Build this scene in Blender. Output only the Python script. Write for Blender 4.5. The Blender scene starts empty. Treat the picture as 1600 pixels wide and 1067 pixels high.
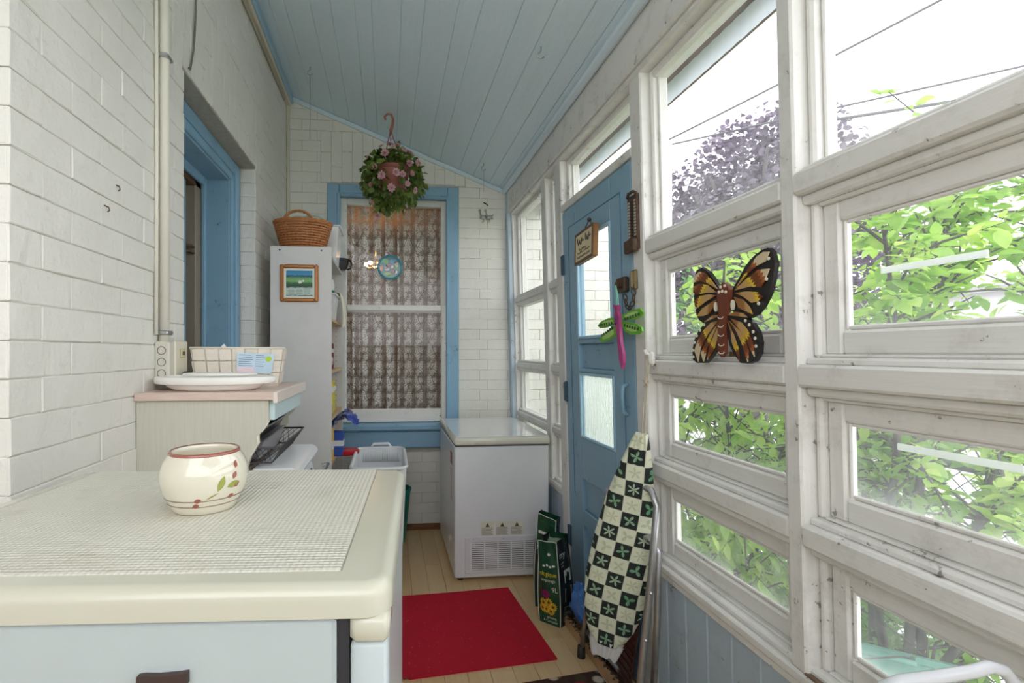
import bpy, bmesh, math, random
from mathutils import Matrix, Vector, noise as mnoise
R = random.Random(7)
PI = math.pi
sc = bpy.context.scene
COL = sc.collection

# ------------------------------------------------------------------ camera, sky, exposure
H = 1.344
PSI = math.atan(78 / 770.0)
cam = bpy.data.cameras.new('camera')
cam.sensor_width = 36.0
cam.lens = 770 * 36.0 / 1600
cam.shift_x = 115 / 1600
cam.shift_y = 16.5 / 1600
cam.clip_start = 0.02
camo = bpy.data.objects.new('camera', cam)
COL.objects.link(camo)
camo.location = (0, 0, H)
camo.rotation_euler = (PI / 2, 0, -PSI)
sc.camera = camo

world = bpy.data.worlds.new('overcast_sky')
sc.world = world
world.use_nodes = True
wn = world.node_tree.nodes
wl = world.node_tree.links
bg = wn['Background']
bg.inputs['Color'].default_value = (0.95, 0.96, 1.0, 1)
bg.inputs['Strength'].default_value = 1.25

sc.cycles.diffuse_bounces = 8
sc.cycles.transparent_max_bounces = 16
sc.view_settings.view_transform = 'Standard'
sc.view_settings.look = 'None'
sc.view_settings.gamma = 1.0
sc.view_settings.use_curve_mapping = False
sc.view_settings.exposure = 1.6

# ------------------------------------------------------------------ helpers
WM = {}

def tag(o, label=None, cat=None, group=None, kind=None):
    if label: o['label'] = label
    if cat: o['category'] = cat
    if group: o['group'] = group
    if kind: o['kind'] = kind
    return o

def thing(name, label, cat, loc=(0, 0, 0), rz=0.0, group=None, kind=None):
    o = bpy.data.objects.new(name, None)
    o.empty_display_size = 0.05
    COL.objects.link(o)
    o.location = loc
    o.rotation_euler = (0, 0, rz)
    WM[o.name] = Matrix.Translation(loc) @ Matrix.Rotation(rz, 4, 'Z')
    return tag(o, label, cat, group, kind)

class MB:
    """collects vertices and faces in world coordinates"""
    def __init__(s, xf=None):
        s.v = []; s.f = []; s.xf = xf
    def add(s, vs, fs):
        n = len(s.v)
        s.v += [tuple(p) for p in vs]
        s.f += [tuple(i + n for i in q) for q in fs]
    def box(s, x0, x1, y0, y1, z0, z1, b=0.0, M=None):
        if x0 > x1: x0, x1 = x1, x0
        if y0 > y1: y0, y1 = y1, y0
        if z0 > z1: z0, z1 = z1, z0
        if b <= 0:
            vs = [(x, y, z) for z in (z0, z1) for y in (y0, y1) for x in (x0, x1)]
            fs = [(0, 2, 3, 1), (4, 5, 7, 6), (0, 1, 5, 4), (2, 6, 7, 3), (0, 4, 6, 2), (1, 3, 7, 5)]
        else:
            b = min(b, (x1 - x0) * .49, (y1 - y0) * .49, (z1 - z0) * .49)
            vs = []; idx = {}
            for ix, x in enumerate((x0, x1)):
                for iy, y in enumerate((y0, y1)):
                    for iz, z in enumerate((z0, z1)):
                        sx = b if ix == 0 else -b; sy = b if iy == 0 else -b; sz = b if iz == 0 else -b
                        idx[ix, iy, iz] = len(vs)
                        vs += [(x, y + sy, z + sz), (x + sx, y, z + sz), (x + sx, y + sy, z)]
            I = idx
            fs = [
                (I[0,0,0], I[0,0,1], I[0,1,1], I[0,1,0]), (I[1,0,0], I[1,1,0], I[1,1,1], I[1,0,1]),
                (I[0,0,0]+1, I[1,0,0]+1, I[1,0,1]+1, I[0,0,1]+1), (I[0,1,0]+1, I[0,1,1]+1, I[1,1,1]+1, I[1,1,0]+1),
                (I[0,0,0]+2, I[0,1,0]+2, I[1,1,0]+2, I[1,0,0]+2), (I[0,0,1]+2, I[1,0,1]+2, I[1,1,1]+2, I[0,1,1]+2)]
            for iy in (0, 1):
                for iz in (0, 1):
                    q = (I[0,iy,iz]+1, I[0,iy,iz]+2, I[1,iy,iz]+2, I[1,iy,iz]+1); fs.append(q if iy != iz else q[::-1])
            for ix in (0, 1):
                for iz in (0, 1):
                    q = (I[ix,0,iz], I[ix,0,iz]+2, I[ix,1,iz]+2, I[ix,1,iz]); fs.append(q if ix == iz else q[::-1])
            for ix in (0, 1):
                for iy in (0, 1):
                    q = (I[ix,iy,0], I[ix,iy,0]+1, I[ix,iy,1]+1, I[ix,iy,1]); fs.append(q if ix != iy else q[::-1])
            for k, n in I.items():
                q = (n, n+1, n+2); fs.append(q if sum(k) % 2 else q[::-1])
        if M is not None:
            vs = [tuple(M @ Vector(p)) for p in vs]
        s.add(vs, fs)
    def tube(s, pts, r, n=8, closed=False, caps=True):
        pts = [Vector(p) for p in pts]
        m = len(pts)
        rr = r if isinstance(r, (list, tuple)) else [r] * m
        rings = []
        up = None
        for i in range(m):
            if closed:
                t = pts[(i + 1) % m] - pts[i - 1]
            else:
                t = pts[min(i + 1, m - 1)] - pts[max(i - 1, 0)]
            if t.length < 1e-9: t = Vector((0, 0, 1))
            t.normalize()
            if up is None:
                a = Vector((0, 0, 1)) if abs(t.z) < .9 else Vector((1, 0, 0))
                up = (a - t * a.dot(t)).normalized()
            else:
                up = up - t * up.dot(t)
                if up.length < 1e-6:
                    a = Vector((0, 0, 1)) if abs(t.z) < .9 else Vector((1, 0, 0))
                    up = a - t * a.dot(t)
                up.normalize()
            w = t.cross(up)
            rings.append([pts[i] + (up * math.cos(2*PI*k/n) + w * math.sin(2*PI*k/n)) * rr[i] for k in range(n)])
        vs = [p for q in rings for p in q]
        fs = []
        for i in range(m if closed else m - 1):
            a = i * n; b = ((i + 1) % m) * n
            for k in range(n):
                fs.append((a + k, a + (k + 1) % n, b + (k + 1) % n, b + k))
        if caps and not closed:
            fs.append(tuple(range(n))[::-1]); fs.append(tuple((m - 1) * n + k for k in range(n)))
        s.add(vs, fs)
    def lathe(s, prof, c=(0, 0, 0), n=24, sx=1.0, sy=1.0, rot=0.0, capb=True, capt=False):
        vs = []; fs = []
        for r, z in prof:
            for k in range(n):
                a = 2 * PI * k / n
                x = r * sx * math.cos(a); y = r * sy * math.sin(a)
                vs.append((c[0] + x * math.cos(rot) - y * math.sin(rot), c[1] + x * math.sin(rot) + y * math.cos(rot), c[2] + z))
        m = len(prof)
        for i in range(m - 1):
            for k in range(n):
                fs.append((i*n + k, i*n + (k+1) % n, (i+1)*n + (k+1) % n, (i+1)*n + k))
        if capb: fs.append(tuple(range(n))[::-1])
        if capt: fs.append(tuple((m-1)*n + k for k in range(n)))
        s.add(vs, fs)
    def prism(s, poly, f0, f1):
        """poly: 2D points; f0, f1: functions mapping (a,b) to 3D for both faces"""
        n = len(poly)
        vs = [f0(*p) for p in poly] + [f1(*p) for p in poly]
        fs = [tuple(range(n))[::-1], tuple(range(n, 2*n))]
        for k in range(n):
            fs.append((k, (k+1) % n, n + (k+1) % n, n + k))
        s.add(vs, fs)
    def grid(s, nu, nv, fn):
        vs = [fn(i / nu, j / nv) for j in range(nv + 1) for i in range(nu + 1)]
        fs = [(j*(nu+1)+i, j*(nu+1)+i+1, (j+1)*(nu+1)+i+1, (j+1)*(nu+1)+i) for j in range(nv) for i in range(nu)]
        s.add(vs, fs)
    def ball(s, c, r, nu=10, nv=6, sx=1, sy=1, sz=1):
        pr = []
        vs = []; fs = []
        for j in range(1, nv):
            t = PI * j / nv
            for i in range(nu):
                a = 2*PI*i/nu
                vs.append((c[0]+r*sx*math.sin(t)*math.cos(a), c[1]+r*sy*math.sin(t)*math.sin(a), c[2]+r*sz*math.cos(t)))
        t0 = len(vs); vs.append((c[0], c[1], c[2]+r*sz)); vs.append((c[0], c[1], c[2]-r*sz))
        for j in range(nv - 2):
            for i in range(nu):
                fs.append((j*nu+i, (j+1)*nu+i, (j+1)*nu+(i+1) % nu, j*nu+(i+1) % nu))
        for i in range(nu):
            fs.append((t0, i, (i+1) % nu)); q = (nv-2)*nu
            fs.append((t0+1, q+(i+1) % nu, q+i))
        s.add(vs, fs)
    def mesh(s, name, mat, parent=None, smooth=False):
        vs = s.v
        if s.xf: vs = [s.xf(*p) for p in vs]
        if parent is not None and parent.name in WM:
            inv = WM[parent.name].inverted()
            vs = [tuple(inv @ Vector(p)) for p in vs]
        me = bpy.data.meshes.new(name)
        me.from_pydata([tuple(p) for p in vs], [], s.f)
        bm = bmesh.new(); bm.from_mesh(me); bmesh.ops.recalc_face_normals(bm, faces=bm.faces[:]); bm.to_mesh(me); bm.free()
        if mat: me.materials.append(mat)
        if smooth is not False:
            for p in me.polygons: p.use_smooth = True
            if smooth is not True:
                me.set_sharp_from_angle(angle=math.radians(smooth))
        return me
    def build(s, name, mat, parent=None, smooth=False, label=None, cat=None, kind=None, group=None):
        o = bpy.data.objects.new(name, s.mesh(name, mat, parent, smooth))
        COL.objects.link(o)
        if parent is not None:
            o.parent = parent
            if parent.name in WM: WM[o.name] = WM[parent.name]
        return tag(o, label, cat, group, kind)

def quick(fn, *a, xf=None, **k):
    m = MB(xf); getattr(m, fn)(*a, **k); return m

def copy_tree(o, loc=None, rz=None, label=None, parent=None):
    c = o.copy(); COL.objects.link(c)
    if parent is not None: c.parent = parent
    if loc is not None: c.location = loc
    if rz is not None: c.rotation_euler = (0, 0, rz)
    if label: c['label'] = label
    for ch in list(o.children): copy_tree(ch, parent=c)
    return c

# ------------------------------------------------------------------ materials
MATS = {}

def srgb(r, g, b):
    f = lambda c: (c/255/12.92) if c <= 10 else ((c/255+.055)/1.055)**2.4
    return (f(r), f(g), f(b))

class NT:
    def __init__(s, name):
        s.m = bpy.data.materials.new(name); s.m.use_nodes = True
        s.t = s.m.node_tree; s.n = s.t.nodes; s.l = s.t.links
        s.p = s.n['Principled BSDF']; s.out = s.n['Material Output']
    def node(s, typ, **kw):
        x = s.n.new(typ)
        for k, v in kw.items():
            if k.startswith('i_'):
                key = k[2:]
                key = int(key) if key.isdigit() else key.replace('_', ' ')
                if hasattr(v, 'is_output') : s.l.new(v, x.inputs[key])
                else: x.inputs[key].default_value = v
            else: setattr(x, k, v)
        return x
    def math(s, op, a, b=0.0, c=0.0, clamp=False):
        x = s.n.new('ShaderNodeMath'); x.operation = op; x.use_clamp = clamp
        for i, v in enumerate((a, b, c)):
            if hasattr(v, 'is_output'): s.l.new(v, x.inputs[i])
            else: x.inputs[i].default_value = v
        return x.outputs[0]
    def mix(s, fac, a, b):
        x = s.n.new('ShaderNodeMix'); x.data_type = 'RGBA'
        for i, v in ((0, fac), (6, a), (7, b)):
            if hasattr(v, 'is_output'): s.l.new(v, x.inputs[i])
            elif i == 0: x.inputs[0].default_value = v
            else: x.inputs[i].default_value = (*v[:3], 1)
        return x.outputs[2]
    def noise(s, vec, scale, detail=3, rough=.5):
        x = s.n.new('ShaderNodeTexNoise'); s.l.new(vec, x.inputs['Vector'])
        x.inputs['Scale'].default_value = scale; x.inputs['Detail'].default_value = detail; x.inputs['Roughness'].default_value = rough
        return x.outputs['Fac']
    def coord(s, kind='pos', scale=(1, 1, 1)):
        if kind == 'pos': v = s.n.new('ShaderNodeNewGeometry').outputs['Position']
        else: v = s.n.new('ShaderNodeTexCoord').outputs[kind]
        if scale != (1, 1, 1):
            x = s.n.new('ShaderNodeMapping'); x.inputs['Scale'].default_value = scale; s.l.new(v, x.inputs['Vector']); v = x.outputs[0]
        return v
    def ramp(s, fac, stops, interp='LINEAR'):
        x = s.n.new('ShaderNodeValToRGB'); s.l.new(fac, x.inputs[0]); r = x.color_ramp; r.interpolation = interp
        while len(r.elements) < len(stops): r.elements.new(.5)
        for e, (p, c) in zip(r.elements, stops):
            e.position = p; e.color = (*c[:3], 1) if not isinstance(c, (int, float)) else (c, c, c, 1)
        return x.outputs[0]
    def bump(s, h, strength=.3, dist=.01):
        x = s.n.new('ShaderNodeBump'); x.inputs['Strength'].default_value = strength; x.inputs['Distance'].default_value = dist
        s.l.new(h, x.inputs['Height']); s.l.new(x.outputs[0], s.p.inputs['Normal'])
    def col(s, c):
        if hasattr(c, 'is_output'): s.l.new(c, s.p.inputs['Base Color'])
        else: s.p.inputs['Base Color'].default_value = (*c[:3], 1)
    def set(s, **k):
        for a, b in k.items(): s.p.inputs[a.replace('_', ' ')].default_value = b

def M(name, c, rough=.5, metal=0.0, var=.06, vs=8.0, bump=0.0, bs=60.0, stretch=(1, 1, 1), dirt=None, dirt_amt=.3, dirt_scale=6.0, spec=.5, coat=0.0, coords='pos', transl=0.0, grain=None):
    """painted or plain surface: slight colour variation, optional dirt blotches, optional fine relief"""
    if name in MATS: return MATS[name]
    t = NT(name)
    v = t.coord(coords, stretch)
    n1 = t.noise(v, vs, 4)
    lo = tuple(max(0, x * (1 - var)) for x in c); hi = tuple(min(1, x * (1 + var)) for x in c)
    cc = t.mix(n1, lo, hi)
    if dirt:
        n2 = t.noise(v, dirt_scale, 6, .65)
        f = t.ramp(n2, [(.5, 0), (.5 + .25, dirt_amt)])
        cc = t.mix(f, cc, dirt)
    t.col(cc)
    t.set(Roughness=rough, Metallic=metal)
    t.p.inputs['Specular IOR Level'].default_value = spec
    if coat: t.p.inputs['Coat Weight'].default_value = coat
    if bump: t.bump(t.noise(v, bs, 4), bump, .004)
    MATS[name] = t.m
    return t.m

# wood-grained paint: fine streaks along an axis with cracks and grime
def paint_wood(name, c, axis, dirt=(.25, .21, .17), amt=.25, rough=.45, bump=.25):
    if name in MATS: return MATS[name]
    t = NT(name)
    st = [22, 22, 22]; st[axis] = 1.2
    v = t.coord('pos', tuple(st))
    g = t.noise(v, 6, 5, .6)
    v2 = t.coord('pos')
    n2 = t.noise(v2, 9, 7, .7)
    n3 = t.noise(v2, 55, 3, .6)
    base = t.mix(g, tuple(x * .93 for x in c), tuple(min(1, x * 1.05) for x in c))
    f = t.math('MULTIPLY', t.ramp(n2, [(.52, 0), (.72, 1.0)]), amt)
    base = t.mix(f, base, dirt)
    chip = t.ramp(t.math('MULTIPLY', n2, n3), [(.375, 0), (.405, .75)])
    base = t.mix(chip, base, tuple(x * .6 for x in dirt))
    t.col(base); t.set(Roughness=rough)
    t.bump(g, bump, .004)
    MATS[name] = t.m
    return t.m

def glass_mat(name, dirt=.16, tint=(1, 1, 1), zfade=None, dirtcol=(.85, .87, .86), rough=0.0):
    t = NT(name)
    tr = t.node('ShaderNodeBsdfTransparent'); tr.inputs[0].default_value = (*tint, 1)
    gl = t.node('ShaderNodeBsdfGlossy'); gl.inputs['Roughness'].default_value = rough
    fr = t.node('ShaderNodeFresnel'); fr.inputs[0].default_value = 1.45
    mx = t.node('ShaderNodeMixShader')
    bf = t.node('ShaderNodeNewGeometry'); t.l.new(t.math('MULTIPLY', t.math('MULTIPLY', fr.outputs[0], .8), t.math('SUBTRACT', 1.0, bf.outputs['Backfacing'])), mx.inputs[0]); t.l.new(tr.outputs[0], mx.inputs[1]); t.l.new(gl.outputs[0], mx.inputs[2])
    df = t.node('ShaderNodeBsdfDiffuse'); df.inputs[0].default_value = (*dirtcol, 1)
    tl = t.node('ShaderNodeBsdfTranslucent'); tl.inputs[0].default_value = (*dirtcol, 1)
    dm = t.node('ShaderNodeMixShader'); dm.inputs[0].default_value = .6
    t.l.new(df.outputs[0], dm.inputs[1]); t.l.new(tl.outputs[0], dm.inputs[2])
    v = t.coord('pos')
    n = t.noise(v, 7, 6, .7)
    vs = t.coord('pos', (1, 40, 3)); n2 = t.noise(vs, 1.5, 4, .7)
    f = t.math('MULTIPLY', t.ramp(t.math('ADD', t.math('MULTIPLY', n, .6), t.math('MULTIPLY', n2, .4)), [(.35, .15), (.7, 1)]), dirt)
    # grime settles along the lower edge of each pane
    z = t.node('ShaderNodeSeparateXYZ'); t.l.new(t.coord('Generated'), z.inputs[0])
    e = t.math('MULTIPLY', t.ramp(z.outputs[2], [(0, 1), (.3, .12), (.85, .1), (1, .7)]), dirt * 1.2)
    f = t.math('ADD', f, t.math('MULTIPLY', e, t.ramp(n, [(.3, .3), (.65, 1)])), clamp=True)
    m2 = t.node('ShaderNodeMixShader')
    t.l.new(f, m2.inputs[0]); t.l.new(mx.outputs[0], m2.inputs[1]); t.l.new(dm.outputs[0], m2.inputs[2])
    t.l.new(m2.outputs[0], t.out.inputs[0])
    MATS[name] = t.m
    return t.m

def leaf_mat(name, c1, c2, trans=.5, rough=.5):
    t = NT(name)
    oi = t.node('ShaderNodeObjectInfo')
    n = t.noise(t.coord('pos'), 9, 2)
    f = t.math('ADD', t.math('MULTIPLY', n, .8), t.math('MULTIPLY', oi.outputs['Random'], .3), clamp=True)
    cc = t.mix(t.ramp(f, [(.35, 0), (.75, 1)]), c1, c2)
    df = t.node('ShaderNodeBsdfDiffuse'); tl = t.node('ShaderNodeBsdfTranslucent'); gl = t.node('ShaderNodeBsdfGlossy')
    gl.inputs['Roughness'].default_value = .45
    for x in (df, tl): t.l.new(cc, x.inputs[0])
    a = t.node('ShaderNodeMixShader'); a.inputs[0].default_value = trans
    t.l.new(df.outputs[0], a.inputs[1]); t.l.new(tl.outputs[0], a.inputs[2])
    b = t.node('ShaderNodeMixShader'); b.inputs[0].default_value = .05
    t.l.new(a.outputs[0], b.inputs[1]); t.l.new(gl.outputs[0], b.inputs[2])
    t.l.new(b.outputs[0], t.out.inputs[0])
    MATS[name] = t.m
    return t.m

def emit(name, c, s):
    t = NT(name); t.p.inputs['Emission Color'].default_value = (*c, 1); t.p.inputs['Emission Strength'].default_value = s
    t.col(c); MATS[name] = t.m
    return t.m

brickpaint = NT('white_painted_brick')
def _bp(t):
    v = t.coord('pos')
    n1 = t.noise(v, 5, 5, .6); n2 = t.noise(v, 26, 5, .7); n3 = t.noise(v, 90, 3)
    c = t.mix(n1, srgb(222, 219, 211), srgb(234, 232, 226))
    f = t.ramp(n2, [(.60, 0), (.78, .35)])
    c = t.mix(f, c, srgb(178, 172, 156))
    t.col(c); t.set(Roughness=.55)
    t.bump(t.math('ADD', t.math('ADD', n2, t.math('MULTIPLY', n3, .4)), t.math('MULTIPLY', t.noise(v, 12, 3), 1.6)), .5, .006)
_bp(brickpaint); BRICK = brickpaint.m
MORTAR = M('painted_mortar_joint', srgb(196, 191, 180), .8, var=.25, vs=18, bump=.4, bs=80)
WHITE_Y = paint_wood('white_frame_paint_lengthwise', srgb(228, 226, 222), 1, amt=.30)
WHITE_Z = paint_wood('white_frame_paint_upright', srgb(228, 226, 222), 2, amt=.30)
WHITE_X = paint_wood('white_window_paint', srgb(232, 230, 224), 0, amt=.10)
BLUE_Z = paint_wood('blue_door_paint', srgb(136, 172, 194), 2, dirt=srgb(70, 105, 130), amt=.2, rough=.38, bump=.12)
BLUE_X = paint_wood('blue_casing_paint', srgb(134, 174, 200), 0, dirt=srgb(70, 105, 135), amt=.2, rough=.4, bump=.15)
PALEBLUE = paint_wood('pale_blue_beadboard_paint', srgb(178, 194, 206), 2, dirt=srgb(120, 125, 125), amt=.3, rough=.45, bump=.2)
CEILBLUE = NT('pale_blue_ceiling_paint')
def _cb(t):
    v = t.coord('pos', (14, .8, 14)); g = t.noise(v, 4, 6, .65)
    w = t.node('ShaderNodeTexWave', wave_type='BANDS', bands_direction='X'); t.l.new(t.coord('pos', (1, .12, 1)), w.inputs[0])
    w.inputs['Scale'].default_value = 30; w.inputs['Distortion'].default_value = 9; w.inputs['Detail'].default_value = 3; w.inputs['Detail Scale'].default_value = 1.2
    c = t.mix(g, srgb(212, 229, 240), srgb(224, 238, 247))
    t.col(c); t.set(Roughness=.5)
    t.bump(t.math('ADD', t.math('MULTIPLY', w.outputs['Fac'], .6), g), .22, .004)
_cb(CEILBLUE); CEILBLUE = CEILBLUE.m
GLASS = glass_mat('dusty_window_glass', .07)
GLASSL = glass_mat('hazy_low_window_glass', .15)
CREAM = M('cream_enamel', srgb(198, 196, 178), .25, var=.03, coat=.4, bump=.02, bs=200)
FRW = M('greyish_white_enamel', srgb(182, 192, 192), .32, var=.04, coat=.2, bump=.03, bs=300)
APPL = M('white_appliance_enamel', srgb(228, 231, 234), .28, var=.03, coat=.3, bump=.03, bs=300)
PLASTIC = M('white_plastic', srgb(232, 234, 236), .35, var=.03)
BLACK = M('black_rubber', (.02, .02, .02), .5, var=.2)
STEEL = M('dull_steel', (.55, .55, .56), .32, 1.0, var=.15, vs=40)
CHROME = M('polished_chrome', (.75, .75, .77), .15, 1.0, var=.05)
RUST = M('rusty_iron', (.12, .075, .05), .6, .6, var=.5, vs=60, bump=.3, bs=120)
BRASS = M('tarnished_brass', (.28, .22, .12), .4, .9, var=.3, vs=50)
DARKWOOD = M('dark_brown_wood', (.12, .06, .03), .5, var=.35, vs=12, stretch=(1, 1, 8))

# ------------------------------------------------------------------ shared dimensions
LW = -0.747            # left wall face
YB = 3.73              # back wall face
K, X0 = 0.027, 0.993   # the outer wall leans in a little towards the top
def W(o, y, z): return (X0 - K * z + o, y, z)
def Xw(z): return X0 - K * z
def lerp(a, b, t): return a + (b - a) * t
def ceil_z(x): return 3.242 + (x + .747) * (2.575 - 3.242) / (.925 + .747)
YN = -.9              # near end of the porch, out of view, left open for skylight

# ================================================================== THE SETTING
def struct(name, label, cat):
    return thing(name, label, cat, kind='structure')

# ---- brick meshes shared by every wall: length along X, height along Z, depth along Y (face at y=0, looking to -Y)
def brick_mesh(L, h, seed, d=.03):
    r = random.Random(seed); m = MB(); b = .0024
    nx = 4
    vs = []; fs = []
    def p(x, y, z): vs.append((x, y, z)); return len(vs) - 1
    top = []; bot = []; topi = []; boti = []
    for i in range(nx + 1):
        x = -L/2 + L * i / nx
        w1 = r.uniform(-.0012, .0012); w2 = r.uniform(-.0012, .0012)
        xi = max(-L/2 + b, min(L/2 - b, x))
        top.append(p(x, b*.9, h/2 + w1)); bot.append(p(x, b*.9, -h/2 + w2))
        topi.append(p(xi, r.uniform(-.0012, .0012), h/2 - b + w1)); boti.append(p(xi, r.uniform(-.0012, .0012), -h/2 + b + w2))
    for i in range(nx):
        fs += [(boti[i], boti[i+1], topi[i+1], topi[i]), (topi[i], topi[i+1], top[i+1], top[i]), (bot[i], bot[i+1], boti[i+1], boti[i])]
    tb = [p(vs[i][0], d, vs[i][2]) for i in (top[0], top[-1])]; bb = [p(vs[i][0], d, vs[i][2]) for i in (bot[0], bot[-1])]
    fs += [(bot[0], boti[0], topi[0], top[0]), (top[-1], topi[-1], boti[-1], bot[-1])]
    fs += [tuple(top) + (tb[1], tb[0]), tuple(bot[::-1]) + (bb[0], bb[1]), (bot[0], top[0], tb[0], bb[0]), (top[-1], bot[-1], bb[1], tb[1])]
    m.add(vs, fs)
    return m
BRL, BRH, JT = .222, .0775, .0018
STRETCH = [brick_mesh(BRL - JT, BRH - JT, 10 + i).mesh('brick', BRICK) for i in range(5)]

def lay(items, wall, place, limit=300, stuffname='brick_field'):
    """items: (u0,u1,z0,z1,priority) rectangles on a wall; place(u,z)->Matrix. the first `limit` by priority become objects"""
    items = sorted(items, key=lambda q: -q[4])
    rest = MB()
    for i, (u0, u1, z0, z1, pr) in enumerate(items):
        me = R.choice(STRETCH)
        mat = place((u0 + u1)/2, (z0 + z1)/2, R.uniform(-.0015, .0015)) @ Matrix.Diagonal(((u1-u0-JT)/(BRL-JT), 1, (z1-z0-JT)/(BRH-JT), 1))
        if i < limit:
            o = bpy.data.objects.new('brick', me); COL.objects.link(o); o.parent = wall; o.matrix_local = mat
        else:
            base = len(rest.v)
            rest.v += [tuple(mat @ v.co) for v in me.vertices]
            rest.f += [tuple(base + k for k in p.vertices) for p in me.polygons]
    if rest.v: rest.build(stuffname, BRICK, wall, kind='stuff')

def course(u0, u1, z0, pri, off, cut=None):
    out = []; u = u0 - off
    while u < u1 - .01:
        a = max(u, u0); b = min(u + BRL, u1)
        if b - a > .02: out.append((a, b, z0, z0 + BRH, pri((a+b)/2, z0)))
        u += BRL
    return out

# ---- left wall with the doorway recess
DY0, DY1, DZ = 1.895, 2.875, 2.39       # doorway opening
LY0 = 1.057                             # outer corner of the brickwork
wl_ = struct('wall_left', 'white painted brick wall beside the fridge with a deep doorway recess', 'wall')
m = MB()
bk = LW - .0032
m.box(bk - .3, bk, LY0 + .008, DY0 - .006, -.1, 3.32)
m.box(bk - .3, bk, DY1 + .006, YB, -.1, 3.32)
m.box(bk - .3, bk, DY0 - .006, DY1 + .006, DZ + .006, 3.32)
m.build('mortar_backing', MORTAR, wl_)
items = []
z = 1.29 - BRH * 17; k = 0
while z < 3.26:
    off = 0 if k % 2 else BRL / 2
    pr = lambda u, zz: zz + (.4 if u < 2 else 0)
    if z + BRH <= DZ + .02:
        items += course(LY0, DY0, z, pr, off * .9 + .03) + course(DY1, YB, z, pr, off)
    elif z < 2.71:
        items += course(LY0, 1.80, z, pr, off * .9 + .03) + course(2.96, YB, z, pr, off)
    else:
        items += course(LY0, YB, z, pr, off * .9 + .03)
    z += BRH; k += 1
zl = z
ztop_s = 2.39 + .0
zs1 = 1.29 - BRH * 17
while zs1 < 2.71: zs1 += BRH
# upright bricks over the doorway
y = 1.80; q = 0
while y < 2.955:
    zb = DZ if DY0 - .03 < y < DY1 else DZ - .02
    mid = zb + (.11 if q % 2 else .21)
    for a, b in ((zb, mid), (mid, zs1)):
        items.append((y, y + .077, a, b, 5))
    y += .0773; q += 1
ML = Matrix.Rotation(PI/2, 4, 'Z')    # brick face -Y -> +X ; length X -> +Y
lay(items, wl_, lambda u, z, d: Matrix.Translation((LW + d, u, z)) @ ML)
# end face of the corner (looks towards the camera) and doorway returns
ret = []
z = 1.29 - BRH * 17; k = 0
while z < 3.2:
    ret.append((LW - .2 if k % 2 else LW - .115, LW - .004, z, z + BRH, 1)); z += BRH; k += 1
lay(ret, wl_, lambda u, z, d: Matrix.Translation((u, LY0 + d, z)))
m = MB(); m.box(LW - .6, LW - .1, LY0 + .004, LY0 + .1, 0, 3.3); m.build('plain_wall_return', BRICK, wl_)
ret = []
z = 1.29 - BRH * 17; k = 0
while z < DZ - .04:
    ret.append((LW - .085, LW - .003, z, min(z + BRH, DZ), 1)); z += BRH; k += 1
lay(ret, wl_, lambda u, z, d: Matrix.Translation((u, DY1 + d, z)))
lay([(a, b, c, e, 1) for a, b, c, e, _ in ret], wl_, lambda u, z, d: Matrix.Translation((u, DY0 + d, z)) @ Matrix.Rotation(PI, 4, 'Z'), 0, 'brick_return')
RAW = M('bare_grey_stone_lintel', srgb(176, 170, 158), .8, var=.2, vs=40, bump=.6, bs=70)
m = MB(); m.box(LW - .09, LW - .004, DY0 - .01, DY1 + .01, DZ - .008, DZ + .03); m.build('lintel', RAW, wl_)

# ---- doorway joinery in the recess: blue casing, deep jamb, door ajar
d2 = struct('door_2', 'blue framed doorway set deep in the white brick wall', 'door')
def dframe(m, x0, x1, w, zt, ya, yb, b=.006):
    m.box(x0, x1, yb - w, yb, 0, zt, b); m.box(x0, x1, ya, ya + w, 0, zt, b); m.box(x0, x1, ya + w, yb - w, zt - w, zt, b)
m = MB(); dframe(m, -.86, -.83, .06, DZ - .01, DY0, DY1, .008); m.build('casing', BLUE_X, d2)
m = MB(); dframe(m, -.885, -.845, .095, DZ - .012, DY0, DY1, .006); m.build('casing_inner_bead', BLUE_X, d2)
m = MB(); dframe(m, -.985, -.86, .10, DZ - .014, DY0 - .002, DY1 + .002, .004); m.build('jamb', BLUE_Z, d2)
m = MB(); dframe(m, -1.0, -.975, .125, DZ - .03, DY0, DY1, .006); m.build('door_stop', BLUE_X, d2)
m = MB(); m.box(-1.06, -1.0, DY1 - .195, DY1 - .10, 0, DZ - .10, .004); m.build('inner_post', M('worn_wood_post', srgb(150, 138, 122), .6, var=.2, vs=20, stretch=(1, 1, .2), bump=.2), d2)
m = MB(); m.box(-1.07, -1.03, DY0 + .1, DY1 - .255, 0.02, DZ - .15, .006); m.box(-1.035, -1.015, DY1 - .33, DY1 - .275, .02, DZ - .16, .004); m.build('door_slab', BLUE_Z, d2)
m = MB(); m.box(-1.06, -1.0, DY0 + .08, DY1 - .12, DZ - .18, DZ - .135, .004); m.build('head_strip', DARKWOOD, d2)
m = MB()
for zz in (1.86, 1.89): m.tube([(-1.03, DY1 - .26, zz), (-1.005, DY1 - .23, zz), (-1.01, DY1 - .19, zz)], .008, 6)
m.build('latch', RUST, d2)
m = MB(); m.box(-1.9, -1.2, DY0 - .1, DY1 + .1, -.05, DZ + .2); m.v = m.v; m.build('dark_hall', M('dim_brown_hall', (.12, .08, .055), .8), d2)

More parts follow.
